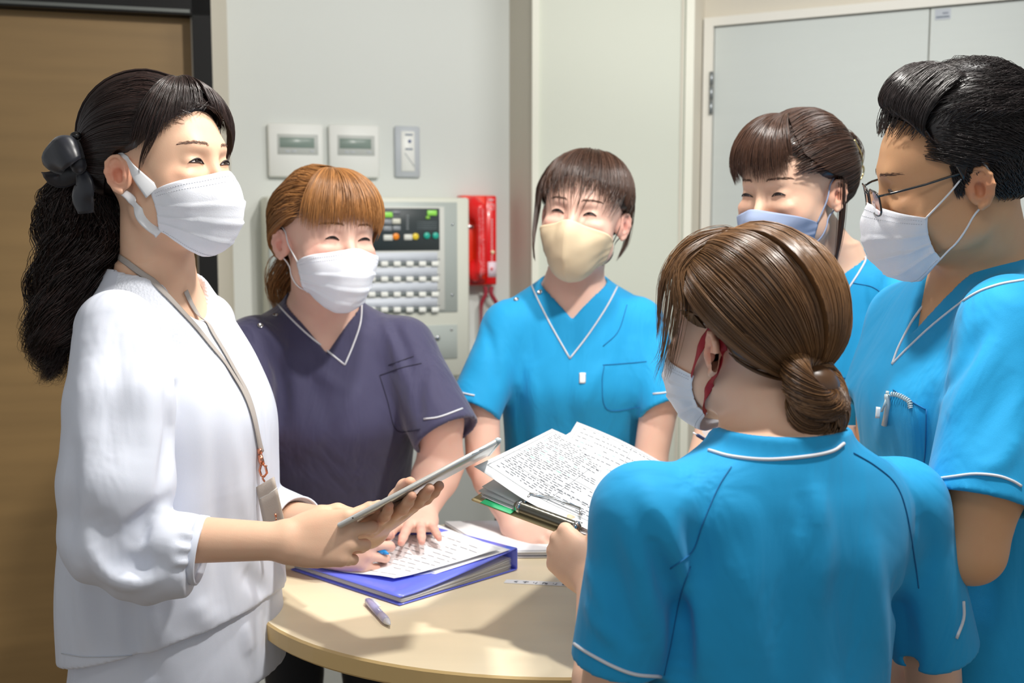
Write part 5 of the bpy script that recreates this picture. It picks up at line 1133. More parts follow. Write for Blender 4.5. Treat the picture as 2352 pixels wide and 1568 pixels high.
# cuffs, hem line, inner layer
def ring(c, ax, r, t, w_, n=40, rz=1.0):
    ax = unit(ax); a = unit(np.cross(ax, [0, 0, 1.])); b = np.cross(ax, a); q = np.array([c+(a*math.cos(u)+b*math.sin(u)*rz)*r for u in np.linspace(0, 2*math.pi, n, endpoint=False)]); V = []; 
    prof = [(-w_/2, 0), (-w_/2+.001, t), (w_/2-.001, t), (w_/2, 0), (w_/2, -t), (-w_/2, -t)]; Fs = []; k = len(prof)
    for i, u in enumerate(np.linspace(0, 2*math.pi, n, endpoint=False)):
        rd = a*math.cos(u)+b*math.sin(u)*rz
        for x, y in prof: V.append(c+rd*(r+y)+ax*x)
    for i in range(n):
        for j in range(k): Fs.append((i*k+j, i*k+(j+1) % k, ((i+1) % n)*k+(j+1) % k, ((i+1) % n)*k+j))
    return np.array(V), Fs
mesh('cuff', *ring(e+dv*.002, dv, .0440, .0018, .013), M_['blouse'], A).parent = shA
mesh('cuff', *ring(e2+dv2*.002, dv2, .0415, .0016, .012), M_['blouse'], A).parent = shA
g = Field(); g.frame(RA, NA); g.loft([(z, cx, cy-.004, rx*.92, ry*.93) for z, cx, cy, rx, ry in stA if z <= -.3]+[(-.66, 0, -.006, .176, .160)], 0, n=2.2)
g.custom(lambda q: q[:, 2]-(-.60-.10*(q[:, 1]+.02)), (-.4, -.4, -.9), (.4, .4, -.40), k=.003); g.frame()
foldpix(g, [([(340, 1500), (350, 1568)], .012, -.005), ([(560, 1430), (575, 1500)], .012, .005), ([(610, 1400), (620, 1500)], .010, -.004)])
V, Fc = g.mesh(.0045); mesh('under_layer', V, Fc, M_['blouse'], A)
q = f.pix([(142, 1500), (200, 1508), (300, 1505), (400, 1490), (500, 1460), (580, 1425), (640, 1395)], lift=.0005)
if len(q) > 4: mesh('hem_stitch', *tube(q, .0008, 5), M_['stitch'], A).parent = shA
mkA, Pm = mask(A, hdA, 'surgical', 'mask_white', top=(24, 14), bot=(-54, -34), azm=74, loopw=([0, .12, .25, .45, .6, .8, 1], [.012, .0075, .0035, .0025, .004, .007, .012]))
eyes_brows(A, hdA, facelocal(1.0), openh=.0050, smile=.0030, browcol='brow', ww=.0135)
line = LW
hp = [haircap(hdA, line, .012)]
tie = hdA.loc(J(196, 372, 1.66)); print('tie local', tie)
d1 = unit(tie-HC); azt_, elt_ = math.degrees(math.atan2(d1[0], -d1[1])), math.degrees(math.asin(d1[2]))
G = back_to(tie, [(-2, 64), (-12, 52)]+perim((-26, -38, -50, -62, -74, -86, -98, -108, -122, -145, -178)), .013, .005)
hp.append(strands(hdA, G, 3600, .0005, .007, .02, clump=.5, K=60, minoff=.010, seed=61, m=20, crop=.01))
G = back_to(tie, [(0, 64), (4, 72), (60, 76), (80, 60), (95, 40), (100, 15), (125, -20), (160, -34)], .017, .005)
hp.append(strands(hdA, G, 2200, .0005, .007, .03, clump=.45, K=40, minoff=.011, seed=62, m=20, crop=.01))
G = [arc((0, 66), (a, e), .016, 7, .008) for a, e in ((-74, 6), (-64, 2), (-54, 4), (-44, 12), (-34, 20), (-22, 27), (-8, 31))]
hp.append(strands(hdA, G, 850, .0005, .008, .05, clump=.75, K=10, minoff=.011, seed=63, crop=.4))
G = [[H(0, 66, .016), H(-22, 50, .022), H(-38, 30, .020), H(-48, 12, .015), H(-58, -2, .010), H(-66, -16, .008)], [H(0, 66, .016), H(-26, 50, .022), H(-46, 30, .020), H(-56, 12, .015), H(-64, -4, .010), H(-70, -24, .008)]]
hp.append(strands(hdA, G, 70, .00045, .006, .1, clump=.8, K=4, minoff=.006, seed=64, crop=.4, wave=.001, wl=1))
G = [arc((2, 67), (a, e), .015, 7, .007) for a, e in ((4, 36), (14, 26), (26, 14), (36, 4), (48, -4), (60, -8))]
hp.append(strands(hdA, G, 1500, .0005, .007, .04, clump=.6, K=18, minoff=.010, seed=65, crop=.25))
# long wavy ponytail
P0 = J(190, 385, 1.675); path = [P0, J(182, 460, 1.68), J(190, 560, 1.685), J(160, 680, 1.675), J(122, 780, 1.665), J(118, 862, 1.66)]
wd = [.026, .052, .058, .050, .034, .016]
def pony(seed, n, K, w0, lift0=0):
    rng = np.random.default_rng(seed); Gs = []
    th = np.linspace(0, 2*math.pi, 9)[:-1]; P = cr(np.array(path), 24); wv = cr(np.array(wd)[:, None], 24)[:, 0]
    t = np.linspace(0, 1, 24); out = []
    m = 40; t2 = np.linspace(0, 1, m); Pm_ = cr(np.array(path), m); wm = cr(np.array(wd)[:, None], m)[:, 0]
    ck = rng.integers(0, K, n); cth = rng.random(K)*6.28; crr = np.sqrt(rng.random(K)); cph = rng.random(K)*6.28; cwl = 2.6+rng.random(K)*2.2; camp = .006+.008*rng.random(K); cend = .78+.22*rng.random(K)
    th_ = cth[ck]+rng.normal(0, .22, n); rr = np.clip(crr[ck]+rng.normal(0, .13, n), 0, 1.15); ph = cph[ck]+rng.normal(0, .35, n); end = np.clip(cend[ck]+rng.normal(0, .05, n), .5, 1.05)
    tt = t2[None]*end[:, None]; x = np.clip(tt*(m-1), 0, m-1.001); i = x.astype(int); fr = (x-i)[..., None]
    C_ = Pm_[i]*(1-fr)+Pm_[i+1]*fr; w2 = wm[i]*(1-fr[..., 0])+wm[i+1]*fr[..., 0]
    U = np.array([1., 0, .0]); Vv = np.array([0, 1., 0]); hx = np.cos(th_)[:, None]*rr[:, None]*w2; hy = np.sin(th_)[:, None]*rr[:, None]*w2*.8
    am = camp[ck][:, None]*np.clip(tt*2.2, 0, 1); wv_ = 6.28*cwl[ck][:, None]*tt+ph[:, None]
    P = C_+U*(hx+am*np.sin(wv_))[..., None]+Vv*(hy+am*np.cos(wv_))[..., None]+np.array([0, 0, 1.])*(am*.5*np.sin(wv_*1.3))[..., None]
    P += np.cumsum(rng.normal(0, .0006, P.shape), 1)
    return P
hp2 = [rawstr(pony(71, 4200, 70, 1), .00048, 5), rawstr(pony(72, 260, 120, 1.3), .00045, 6)]
f2 = Field(); f2.chain([np.array(p)+np.array([.004, .01, 0]) for p in path[:5]], [w_*.72 for w_ in wd[:5]], k=.02); V, Fc = f2.mesh(.005); hp2.append((V, Fc, np.full(len(V), .05)))
hp.append(fur(hdA, 1600, (-180, -20), (24, 86), (azt_, elt_), (20, 50), (.012, .018, .016), .0005, 76, K=90)); hp.append(fur(hdA, 500, (-36, 60), (36, 58), (-70, -10), (10, 22), (.008, .013, .010), .0005, 77, K=40, clump=.7)); hp.append(fur(hdA, 400, (-10, 60), (36, 58), (60, -10), (10, 24), (.008, .013, .010), .0005, 78, K=40, clump=.7))
hairobj(A, hp, 'hair_wave'); hairobj(A, hp2, 'hair_wave', 'ponytail')
# satin bow
def leaf(pts, wl, nrm, thick=.0012, curl=.0035):
    P = cr(np.array(pts), 16); wv = cr(np.array(wl)[:, None], 16)[:, 0]; T = np.gradient(P, axis=0); T /= np.linalg.norm(T, axis=1)[:, None]; S = np.cross(T, nrm); S /= np.linalg.norm(S, axis=1)[:, None]
    v = np.linspace(-1, 1, 9); N_ = np.cross(S, T); Gp = P[:, None]+S[:, None]*(wv[:, None]*v[None])[..., None]-N_[:, None]*(curl*(v**2))[None, :, None]; return slab(Gp, thick)
cam_n = np.array([.1, -1, 0]); k0 = J(172, 372, 1.60)
bw = mesh('hair_bow', *cat_(leaf([J(200, 345, 1.615), J(175, 335, 1.585), J(145, 345, 1.575), J(122, 368, 1.585), J(118, 392, 1.60)], [.013, .018, .022, .020, .014], np.array([.2, -1, .3])), leaf([J(118, 392, 1.60), J(135, 402, 1.62), J(165, 395, 1.62), J(190, 380, 1.62)], [.014, .018, .016, .010], np.array([.1, -1, -.1])),
   leaf([J(195, 350, 1.61), J(215, 335, 1.60), J(232, 350, 1.61), J(225, 380, 1.62), J(200, 385, 1.62)], [.010, .018, .020, .016, .010], np.array([.0, -1, .2]))), M_['satin'], A)
mesh('bow_tail', *leaf([J(185, 395, 1.605), J(192, 425, 1.60), J(188, 455, 1.605), J(196, 490, 1.61)], [.009, .014, .017, .012], np.array([-.2, -1, .1])), M_['satin'], A).parent = bw
g_ = Field(); g_.ell(J(180, 372, 1.60), (.012, .012, .017)); V, Fc = g_.mesh(.002); mesh('bow_knot', V, Fc, M_['satin'], A).parent = bw
g_ = Field(); g_.ell(J(174, 312, 1.60), (.008, .006, .006)); V, Fc = g_.mesh(.0015); mesh('bead', V, Fc, M_['glass_frame'], A).parent = bw
# lanyard and card holder
U_ = Field(); U_.ops = [o for o in bA.ops]+[o for o in f.ops]; U_.folds = list(f.folds)
m_l = mat('lanyard_taupe', srgb(176, 168, 162), .6, bump=.6, bscale=1400); m_c = mat('card_holder_taupe', srgb(186, 174, 162), .55, bump=.3, bscale=800); m_rg = mat('rose_gold', srgb(226, 150, 120), .2, metal=1)
ln = []
for pth in ([(252, 574), (290, 600), (345, 645), (400, 700), (450, 752), (500, 815), (540, 870), (565, 915), (580, 960), (590, 1005), (597, 1040)], [(424, 668), (440, 705), (462, 735), (500, 785), (530, 840), (560, 890), (578, 940), (590, 1000), (599, 1038)]):
    qq = cr(np.array(pth, float), 60); out = []
    for p in qq:
        c2 = [h_[0] for h_ in (bA.pix([p, p+[.01, 0]], n=2, y0=1.0, y1=2.2), f.pix([p, p+[.01, 0]], n=2, y0=1.0, y1=2.2)) if len(h_)]
        if c2: out.append(min(c2, key=lambda h_: h_[1]))
    out = np.array(out)
    if len(out) > 8:
        # smooth and lift toward the viewer
        for _ in range(10): out[1:-1] = (out[:-2]+2*out[1:-1]+out[2:])/4
        for _ in range(4):
            for Fd in (f, bA):
                d_ = Fd.ev(out); g3 = Fd.grad(out); out = out+g3*np.clip(.0005-d_, 0, .01)[:, None]
            out[1:-1] = (out[:-2]+2*out[1:-1]+out[2:])/4
        gr = np.where((f.ev(out) < bA.ev(out))[:, None], f.grad(out), bA.grad(out)); gr = cr(gr[::6], len(gr)); gr /= np.linalg.norm(gr, axis=1)[:, None]; out = out+gr*.002; V, Fc = tube(out, .0047, 8, flat=(1, .18), up=np.cross(np.gradient(out, axis=0), gr)); ln.append((V, Fc))
lan = mesh('lanyard', *cat_(*ln), m_l, A); yb = 1.50
pe = U_.pix([(598, 1040), (598.1, 1040)], n=2); yb = pe[0][1]-.006 if len(pe) else 1.5
def ro(px, py, dy=0): return J(px, py, yb+dy)
mesh('swivel_clasp', *cat_(tube(np.array([ro(596, 1030), ro(597, 1042)]), .0035, 8), tube(np.array([ro(597, 1044), ro(600, 1058), ro(603, 1068)]), [.0035, .0042, .0036], 10), tube(np.array([ro(601, 1062), ro(596, 1080), ro(600, 1092), ro(607, 1094), ro(613, 1086), ro(610, 1072), ro(603, 1062)]), .0019, 7), tube(np.array([ro(610, 1071), ro(613, 1069)]), .0014, 6), tube(np.array([ro(603, 1094), ro(604, 1100), ro(608, 1106)]), .0015, 6)), m_rg, A).parent = lan
cq = [ro(591, 1117, .004), ro(630, 1094, -.004), ro(660, 1226, -.006), ro(617, 1246, .002)]
def quad_slab(q, t, bulge=0, n=8):
    q = np.array(q); u = np.linspace(0, 1, n)[:, None, None]; v = np.linspace(0, 1, n)[None, :, None]; Pg = (q[0]*(1-u)+q[1]*u)*(1-v)+(q[3]*(1-u)+q[2]*u)*v; return slab(Pg, t)
mesh('card_holder', *quad_slab(cq, .004), m_c, A).parent = lan
pk = [ro(597, 1146, .000), ro(637, 1121, -.008), ro(660, 1224, -.010), ro(618, 1244, -.002)]; mesh('holder_pocket', *quad_slab(pk, .002), m_c, A).parent = lan
mesh('pocket_edge', *tube(np.array([ro(597, 1145, -.001), ro(617, 1135, -.0055), ro(637, 1120, -.009)]), .0008, 5), M_['plast'], A).parent = lan
mesh('charm', *cat_(tube(np.array([ro(632, 1179, -.013), ro(634, 1187, -.013)]), .0018, 6), tube(np.array([ro(634, 1189, -.013), ro(634, 1194, -.013)]), .0012, 6)), m_rg, A).parent = lan
legs(A, np.array([NA[0]-.005, NA[1], .8]), RA)
# ------------------------------------------------------------------ table
TZ = .80; TC = np.array([.07, 1.84]); TA, TB = .50, .40
m_tt = mat('table_maple', srgb(248, 232, 198), .38, noise=.05, nscale=3, stretch=(1, 9, 1), coat=.15, spec=.4); m_te = mat('table_edge', srgb(208, 178, 122), .45, noise=.05, nscale=4); m_tl = mat('table_leg_black', srgb(24, 24, 26), .5)
T_ = thing('meeting_table', 'oval maple-topped table on a dark pedestal with papers and a blue binder on it', 'table', (TC[0], TC[1], 0))
def ellpts(a, b, z, n=96): return [(TC[0]+a*math.cos(t), TC[1]+b*math.sin(t), z) for t in np.linspace(0, 2*math.pi, n, endpoint=False)]
def stack(rings):
    n = len(rings[0]); V = [p for r in rings for p in r]; Fs = []
    for i in range(len(rings)-1):
        for j in range(n): Fs.append((i*n+j, i*n+(j+1) % n, (i+1)*n+(j+1) % n, (i+1)*n+j))
    Fs.append(tuple(range(n))[::-1]); Fs.append(tuple((len(rings)-1)*n+j for j in range(n))); return V, Fs
V, Fs = stack([ellpts(TA-.004, TB-.004, TZ-.030), ellpts(TA, TB, TZ-.026), ellpts(TA, TB, TZ-.003), ellpts(TA-.003, TB-.003, TZ)]); mi = [1]*(len(Fs)-1)+[0]
mesh('table_top', V, Fs, [m_tt, m_te], T_, smooth=False, midx=mi)
mesh('pedestal', *lathe([(.045, .03), (.040, .06), (.040, TZ-.08), (.12, TZ-.032)], (TC[0], TC[1]+.05, 0), k=28), m_tl, T_); mesh('base', *lathe([(.26, 0), (.26, .012), (.05, .032)], (TC[0], TC[1]+.05, 0), k=40), m_tl, T_)
# ------------------------------------------------------------------ tablet
m_al = mat('aluminium', srgb(214, 214, 210), .32, metal=.4); m_scr = mat('tablet_screen', srgb(20, 22, 26), .08, coat=.8)
DT = .168; ct = (T0+T1)/2+dep*DT/2; RT_ = np.stack([eT, dep, nt_], 1)
tb_ = thing('tablet', 'silver tablet seen edge-on, held in two hands over the table', 'tablet', ct)
mesh('housing', *box(ct, (LT, DT, .0068), RT_, .0022), m_al, tb_); mesh('screen', *box(ct+nt_*.0034, (LT-.012, DT-.012, .0006), RT_, 0), m_scr, tb_)
for u_ in (.84, .885): mesh('volume_button', *box(T0+eT*LT*u_+dep*-.0003+nt_*.0, (.009, .0012, .0018), RT_, .0004), mat('alu_light', srgb(236, 236, 236), .3, metal=.5), tb_)
mesh('end_cap', *box(T1+dep*DT/2-eT*.004, (.010, DT+.0015, .0084), RT_, .003), mat('clear_grey_edge', srgb(186, 198, 202), .3), tb_)
mesh('speaker_hole', *lathe([(.0010, 0), (.0010, .0006)], T0+eT*.022+dep*-.0002, -dep, 10), m_tl, tb_)
# ------------------------------------------------------------------ binder and papers
def T(px, py, z=TZ): return Wz(px, py, z)
m_pp = mat('binder_blue', srgb(112, 126, 250), .35, spec=.5, coat=.2); m_pap = mat('paper_white', srgb(240, 241, 244), .7); m_pap2 = mat('paper_grey', srgb(220, 219, 222), .7); m_ink = mat('ink_grey', srgb(104, 110, 122), .7); m_ring = mat('ring_steel', srgb(190, 194, 204), .3, metal=.8)
a_, b_, c_ = T(668, 1306, TZ+.003), T(918, 1388, TZ+.003), T(1187, 1306, TZ+.003); d_ = a_+c_-b_
BD = thing('ring_binder', 'bright blue ring binder bulging with papers on the table', 'binder', ((a_+c_)/2*[1, 1, 0]+[0, 0, TZ]))
ux = unit(c_-b_); uy = unit(a_-b_); LX = np.linalg.norm(c_-b_); LY = np.linalg.norm(a_-b_); HB = .036
def bp(u, v, z): return b_+ux*u*LX+uy*v*LY+np.array([0, 0, z])
def sheet(fn, nu=18, nv=10, t=.001): 
    P = np.array([[fn(u, v) for v in np.linspace(0, 1, nv)] for u in np.linspace(0, 1, nu)]); return slab(P, t)
mesh('bottom_cover', *sheet(lambda u, v: bp(u, v, 0), t=.0016), m_pp, BD); mesh('spine', *sheet(lambda u, v: bp(1.0, v, u*HB), 6, 6, t=.0018), m_pp, BD)
topz = lambda u, v: HB*(.30+.70*max(0, u-.12)**1.25/.88**1.25) if u > .12 else HB*.30
mesh('top_cover', *sheet(lambda u, v: bp(u, v, topz(u, v)+.0015), t=.0014), m_pp, BD)
for k in range(9):
    zz = k/9; sh_ = .004*math.sin(k*2.1); mesh('page', *sheet(lambda u, v: bp(.02+.93*u, v*.985+.004+.002*math.sin(k*1.7), .0018+(topz(.02+.93*u, v)-.0045)*zz*(.86-.12*u)+.0006*math.sin(u*6+k)), 14, 4, t=.0004), m_pap if k % 2 else m_pap2, BD)
for v in (.22, .40, .6, .78): mesh('ring', *tube(np.array([bp(.95, v, .004), bp(.985, v, .016), bp(.96, v, .030), bp(.90, v, .028)]), .0012, 6), m_ring, BD)
lbq = [bp(.30, .20, topz(.3, 0)+.0024), bp(.42, .13, topz(.42, 0)+.0024), bp(.46, .17, topz(.46, 0)+.0024), bp(.34, .24, topz(.34, 0)+.0024)]; mesh('name_label', *quad_slab(lbq, .0005, n=3), mat('label_lilac', srgb(176, 184, 226), .5), BD)
# loose sheets lying on the binder
def loose(name, corners, z0, amp, label, lines=14, seed=0, zf=None, grp='loose sheets on the binder', m=m_pap, tw=.5, frame_=False):
    q = np.array(corners, float); rng = np.random.default_rng(seed)
    def pt(u, v, dz=0):
        p = (q[0]*(1-u)+q[1]*u)*(1-v)+(q[3]*(1-u)+q[2]*u)*v
        p = p+np.array([0, 0, amp*(math.sin(u*5+seed)*.5+math.sin(v*7+seed*2+u*3)*.5)*(abs(v-.5)*2)**2+dz]); return p
    P = np.array([[pt(u, v) for v in np.linspace(0, 1, 16)] for u in np.linspace(0, 1, 20)]); N_ = np.cross(P[-1, 0]-P[0, 0], P[0, -1]-P[0, 0]); 
    if N_[2] < 0: P = P[:, ::-1]
    o = mesh(name, *slab(P, .0003), m, base=q.mean(0)); tag(o, label, 'paper', grp)
    parts = []
    for k in range(lines):
        v = .08+.86*k/lines; u = .06
        while u < .92:
            L = rng.uniform(.03, .12); 
            if rng.random() < .72: parts.append((u, v, min(.95, u+L)))
            u += L+rng.uniform(.01, .05)
    V = []; Fs = []
    nn = unit(N_)*(1 if N_[2] > 0 else -1)
    for u0, v, u1 in parts:
        w_ = .0025; base = len(V); us = np.linspace(u0, u1, 3)
        for uu in us: V += [pt(uu, v-w_)+nn*.0006, pt(uu, v+w_)+nn*.0006]
        for i in range(2): Fs.append((base+i*2, base+i*2+2, base+i*2+3, base+i*2+1))
    if V: mesh('handwriting', V, Fs, m_ink, o, smooth=False)
    return o, pt
loose('sheet_of_paper', [Wz(742, 1304, TZ+.017), Wz(905, 1331, TZ+.020), Wz(1150, 1262, TZ+.043), Wz(985, 1196, TZ+.040)], 0, .004, 'white form with writing on top of the blue binder, under the writing hand', 13, 3)
loose('sheet_of_paper', [Wz(775, 1285, TZ+.014), Wz(1000, 1318, TZ+.022), Wz(1172, 1262, TZ+.041), Wz(965, 1205, TZ+.036)], 0, .002, 'plain white sheet lying between the written form and the blue binder', 0, 5)
# stack of papers and clip board at far side
p0 = [T(1022, 1196, TZ+.012), T(1420, 1200, TZ+.012), T(1420, 1265, TZ+.012), T(1040, 1268, TZ+.012)]
def flat_stack(name, lab, q, n, dz, mm, cat='papers'):
    q = np.array(q); t = thing(name, lab, cat, (q.mean(0)[0], q.mean(0)[1], TZ)); rng = np.random.default_rng(2)
    for k in range(n):
        s = rng.normal(0, .0025, 3)*[1, 1, 0]; z = TZ+.001+k*dz; qq = q.copy(); qq[:, 2] = z+dz*.8; mesh('page', *quad_slab(qq[::-1]+s, dz*.7, n=3), mm[k % len(mm)], t, smooth=False)
    return t
flat_stack('paper_stack', 'stack of white papers at the far side of the table under resting hands', [T(1022, 1196, TZ+.016), T(1380, 1190, TZ+.016), T(1400, 1268, TZ+.01), T(1130, 1270, TZ+.01)], 6, .0024, [m_pap2, m_pap, m_pap])
# pens
def pen(lab, a, b, r, cbody, ctip, cclip, clip=True, name='pen', ctop=None):
    a = np.array(a); b = np.array(b); L = np.linalg.norm(b-a); ax = unit(b-a); t = thing(name, lab, 'pen', (a+b)/2)
    mesh('barrel', *lathe([(r*.8, 0), (r, .002), (r, L*.62)], a, ax, 20), cbody, t); mesh('grip', *lathe([(r*1.02, L*.62), (r*1.08, L*.75), (r*.95, L*.86)], a, ax, 20), ctop or cbody, t)
    mesh('tip', *lathe([(r*.95, L*.86), (r*.45, L*.955), (r*.18, L)], a, ax, 20), ctip, t); mesh('push_button', *lathe([(r*.5, -.007), (r*.5, 0)], a, ax, 14), cclip, t)
    if clip:
        up = unit(np.cross(np.cross(ax, [0, 0, 1.]), ax)) if abs(ax[2]) < .9 else np.array([1., 0, 0]); sd = unit(np.cross(ax, up)); c = a+ax*.022+(up*.5+sd*-.8)*(r+.002); mesh('clip', *box(c, (.004, .040, .0016), np.stack([np.cross(ax, up), ax, up], 1), .0006), cclip, t)
    return t
m_lil = mat('pen_lilac', srgb(176, 172, 214), .25, coat=.4); m_lil2 = mat('pen_lilac_grip', srgb(190, 186, 214), .4); m_wp = mat('pen_white', srgb(226, 228, 236), .3); m_bp = mat('pen_cyan', srgb(30, 150, 226), .2, coat=.5)
pen('lilac and white retractable pen lying alone on the maple table', T(845, 1380, TZ+.0062), T(896, 1434, TZ+.0062), .0058, m_lil, m_wp, m_wp, ctop=m_lil2)
pen('bright blue pen held in the writing hand over the form', J(815, 1238, 1.862), J(893, 1272, 1.845), .0050, m_bp, m_bp, m_wp, clip=False)
# tape strip with writing
q = [T(1160, 1336, TZ+.0006), T(1168, 1331, TZ+.0006), T(1400, 1344, TZ+.0006), T(1400, 1352, TZ+.0006)]
q = [T(1157, 1338, TZ+.0008), T(1163, 1330, TZ+.0008), T(1420, 1343, TZ+.0008), T(1420, 1352, TZ+.0008)]
tp_ = mesh('label_tape', *quad_slab([q[0], q[3], q[2], q[1]], .0004, n=4), mat('tape_white', srgb(240, 241, 245), .5), smooth=False); tag(tp_, 'narrow white label tape with small grey handwriting stuck on the table top', 'label')
mk = []
sx_ = unit(q[3]-q[0]); sy_ = unit(q[1]-q[0]); Lw = np.linalg.norm(q[1]-q[0])*.5
glyph = {'ku': [[(.8, .9), (.2, .5), (.8, .1)]], 'su': [[(0, .75), (1, .75)], [(.55, 1), (.55, .35), (.35, .3), (.4, .5), (.55, .4), (.3, 0)]], 'no': [[(.5, .8), (.2, .2), (.1, .6), (.6, .95), (.95, .5), (.6, .05)]], 'box': [[(.1, .9), (.9, .9), (.9, .1), (.1, .1), (.1, .9)], [(.1, .5), (.9, .5)]], 'ri': [[(.2, .9), (.2, .3)], [(.75, .95), (.75, .3), (.5, 0)]], 'ta': [[(0, .75), (.6, .75)], [(.3, 1), (.05, 0)], [(.55, .5), (.95, .5)], [(.5, .1), (.95, .05)]]}
for i, gk in enumerate(('ku', 'su', 'ri', 'ta', 'ri', 'box', 'box', 'no', 'su', 'box', 'no', 'ta')):
    for st_ in glyph[gk]:
        pts = [q[0]+sx_*(.014+i*.0165+x*.0095)+sy_*(.0035+y*.0085)+np.array([0, 0, .0006]) for x, y in st_]; mk.append(tube(np.array(pts), .00045, 4))
mesh('lettering', *cat_(*mk), mat('ink_blue_grey', srgb(110, 120, 140), .6), tp_)
# ------------------------------------------------------------------ clipboard
K0, K1, K2 = J(1082, 1145, 1.60), J(1395, 1262, 1.50), J(1330, 985, 1.92)
kx = unit(K1-K0); LK = .235; K1 = K0+kx*LK; ky = K2-K0; ky = unit(ky-kx*(ky@kx)); kz = unit(np.cross(kx, ky)); kz = kz if kz[2] > 0 else -kz
CB = thing('clipboard', 'worn wooden clipboard with a chrome clip and papers, held open over the table', 'clipboard', K0)
m_mdf = mat('hardboard', srgb(196, 178, 134), .6, noise=.12, nscale=40); HK = .32
def kp(x, y, z=0): return K0+kx*x+ky*y+kz*z
RK = np.stack([kx, ky, kz], 1)
mesh('board', *box(kp(LK/2, HK/2, -.0015), (LK, HK, .004), RK, .0015), m_mdf, CB)
for k in range(8):
    rng = np.random.default_rng(k); dx, dy = rng.normal(0, .003, 2); P = np.array([[kp(.008+u*.212+dx, .012+v*.290+dy, .001+k*.0011+.012*(1-u)**3*(k/8)*.8+.001*math.sin(u*9+k)) for v in np.linspace(0, 1, 8)] for u in np.linspace(0, 1, 12)]); mesh('page', *slab(P, .0004), m_pap if k % 3 else m_pap2, CB)
mesh('green_divider', *box(kp(.045, .006, .004), (.05, .03, .0012), RK, .0004), mat('green_divider', srgb(40, 170, 110), .5), CB)
m_chr = mat('chrome', srgb(200, 202, 204), .12, metal=1); m_gm = mat('gunmetal', srgb(120, 118, 108), .25, metal=.9)
fc = Field(); fc.frame(RK, K0); fc.cone((.075, .006, .012), (.165, .006, .012), .0085, .0085, k=.003); fc.box((.12, .016, .010), (.048, .010, .0035), r=.002, k=.004); fc.frame(); V, Fc = fc.mesh(.0018); clp = mesh('clip', V, Fc, m_gm, CB)
for x in (.073, .163): mesh('clip_end', *tube(np.array([kp(x, .006, .012), kp(x+.006, .006, .012)]), .0095, 14), m_chr, CB).parent = clp
mesh('clip_lever', *tube(np.array([kp(.080, .010, .018), kp(.078, .030, .024), kp(.10, .045, .022), kp(.150, .048, .020), kp(.160, .030, .020)]), .0024, 8), m_chr, CB).parent = clp
# flipped sheets fanning up to the camera
m_papc = mat('paper_form', srgb(226, 228, 230), .75); m_ink2 = mat('ink_dark', srgb(84, 88, 98), .7)
def ksheet(name, lab, c, amp, seed, lines, grp, curl=0, table=False):
    q = np.array(c, float); n_ = unit(np.cross(q[1]-q[0], q[3]-q[0])); n_ = n_ if n_[2] > 0 else -n_
    def pt(u, v, dz=0):
        p = (q[0]*(1-u)+q[1]*u)*(1-v)+(q[3]*(1-u)+q[2]*u)*v
        return p+n_*(amp*math.sin(u*3.1)*(.5+.5*math.cos(v*3.1))+curl*(v**2)*math.sin(u*6.3+seed)*.3+dz)
    P = np.array([[pt(u, v) for v in np.linspace(0, 1, 20)] for u in np.linspace(0, 1, 24)])
    if np.cross(P[-1, 0]-P[0, 0], P[0, -1]-P[0, 0])@n_ < 0: Pq = P[:, ::-1]
    else: Pq = P
    o = mesh(name, *slab(Pq, .0003), m_papc, CB); rng = np.random.default_rng(seed); V = []; Fs = []; V2 = []; F2 = []; V3 = []; F3 = []
    def stroke(VV, FF, u0, v0, u1, v1, w_):
        du, dv_ = u1-u0, v1-v0; L = math.hypot(du, dv_); nu_, nv_ = -dv_/L*w_, du/L*w_; b0 = len(VV); ns = max(2, int(L*24)+1)
        for t in np.linspace(0, 1, ns):
            VV.append(pt(u0+du*t+nu_, v0+dv_*t+nv_, .0005)); VV.append(pt(u0+du*t-nu_, v0+dv_*t-nv_, .0005))
        for i in range(ns-1): FF.append((b0+i*2, b0+i*2+2, b0+i*2+3, b0+i*2+1))
    for k in range(lines):
        v = .07+.80*k/lines; u = .07+.01*rng.random(); stop = rng.choice([.5, .62, .93])
        while u < stop:
            L = rng.uniform(.012, .05)
            if rng.random() < .8:
                tgt = (V3, F3) if (rng.random() < .18 and .2 < v < .55 and u < .5) else (V, Fs)
                stroke(*tgt, u, v, min(.93, u+L), v+.001, .0030)
            u += L+rng.uniform(.004, .02)
    if table:
        for v in (.045, .52, .72, .90): stroke(V2, F2, .04, v, .96, v, .0016)
        for u in (.04, .55, .96): stroke(V2, F2, u, .045, u, .90, .0016)
    if V: mesh('print', V, Fs, m_ink2, CB, smooth=False).parent = o
    if V2: mesh('ruled_lines', V2, F2, mat('rule_grey', srgb(120, 124, 130), .7), CB, smooth=False).parent = o
    if V3: mesh('green_print', V3, F3, mat('print_green', srgb(150, 214, 196), .7), CB, smooth=False).parent = o
ksheet('page', '', [J(1325, 968, 1.90), J(1560, 1085, 1.80), J(1500, 1235, 1.56), J(1240, 1110, 1.66)], .006, 9, 12, '', .010, True)
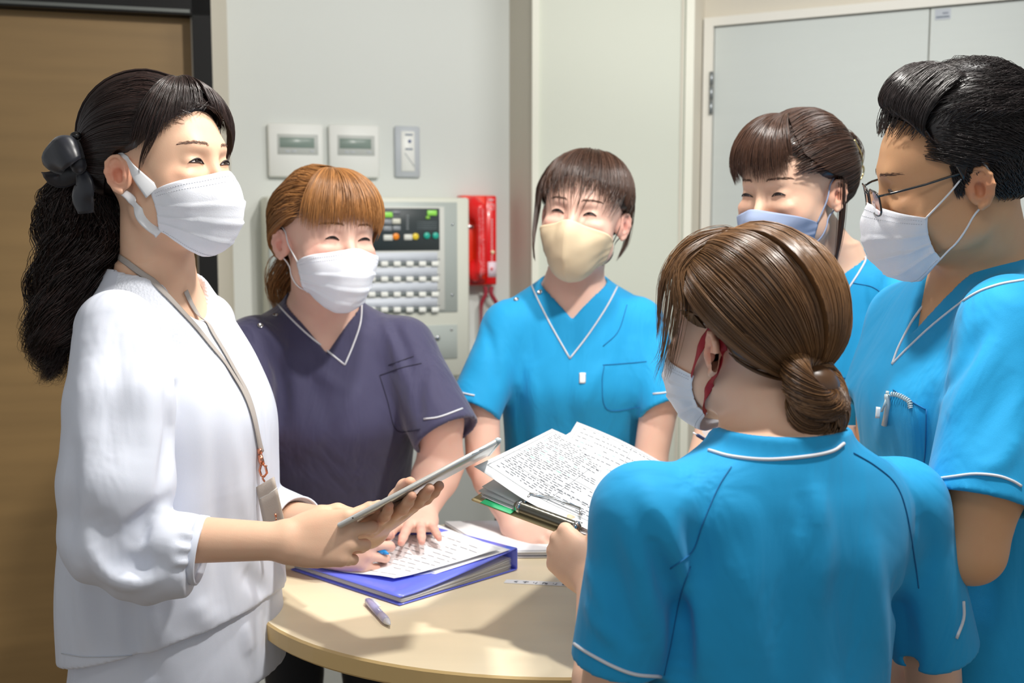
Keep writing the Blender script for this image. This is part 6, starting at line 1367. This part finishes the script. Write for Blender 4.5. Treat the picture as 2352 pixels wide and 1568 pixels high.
ksheet('page', '', [J(1268, 984, 1.86), J(1500, 1115, 1.76), J(1368, 1232, 1.52), J(1087, 1076, 1.60)], .006, 8, 30, '', .012, True)
# notes and pen in the far hand, pens in the pocket
n0 = J(1620, 1010, 1.84)
NB_ = thing('note_slips', 'small fan of folded white note slips held in a hand behind the bun-haired head', 'paper', n0)
for k, (x, y) in enumerate(((1600, 995), (1612, 985), (1622, 980), (1650, 1000))): mesh('slip', *quad_slab([J(x, y+6, 1.84+k*.002), J(x+6, y, 1.84+k*.002), J(1650, 1022+k, 1.84+k*.002), J(1640, 1030, 1.84+k*.002)], .0006, n=3), m_pap, NB_, smooth=False)
pen('dark blue pen held with the note slips', J(1600, 998, 1.835), J(1655, 1032, 1.835), .0028, mat('pen_navy', srgb(30, 50, 90), .3), m_wp, m_wp, clip=False)
m_clr = mat('clear_pen', srgb(206, 222, 226), .1, trans=.35, coat=.5)
q = fE_.pix([(2032, 945), (2040, 930), (2042, 912)], n=3)
if len(q) == 3:
    g3 = fE_.grad(q)[1]; q = q+g3*.004; t = thing('pen', 'clear pen clipped into the chest pocket of the bespectacled person', 'pen', q[1])
    mesh('clip', *tube(np.array([q[0]+g3*.002, q[1]+g3*.003, q[2]]), .0022, 8, flat=(1, .5)), m_clr, t); mesh('barrel', *tube(np.array([q[0]-g3*.004-[0, 0, .02], q[1]-g3*.004, q[2], q[2]+(q[2]-q[1])*.35]), .0040, 10), m_clr, t)
    mesh('push_button', *tube(np.array([q[2]+(q[2]-q[1])*.3, q[2]+(q[2]-q[1])*.8]), .0026, 8), m_clr, t)
q = fE_.pix([(2048, 906), (2066, 908), (2082, 915), (2094, 924), (2096, 938)], n=90)
if len(q) > 60:
    q = q+fE_.grad(q)*.004; T_a, N_a, B_a = frames(q); a = np.linspace(0, 2*math.pi*13, len(q)); o = mesh('coil_cord', *tube(q+(np.cos(a)[:, None]*N_a+np.sin(a)[:, None]*B_a)*.0028, .0011, 5), m_clr, base=q.mean(0)); tag(o, 'clear coiled key cord hanging over the edge of a blue chest pocket', 'cord')
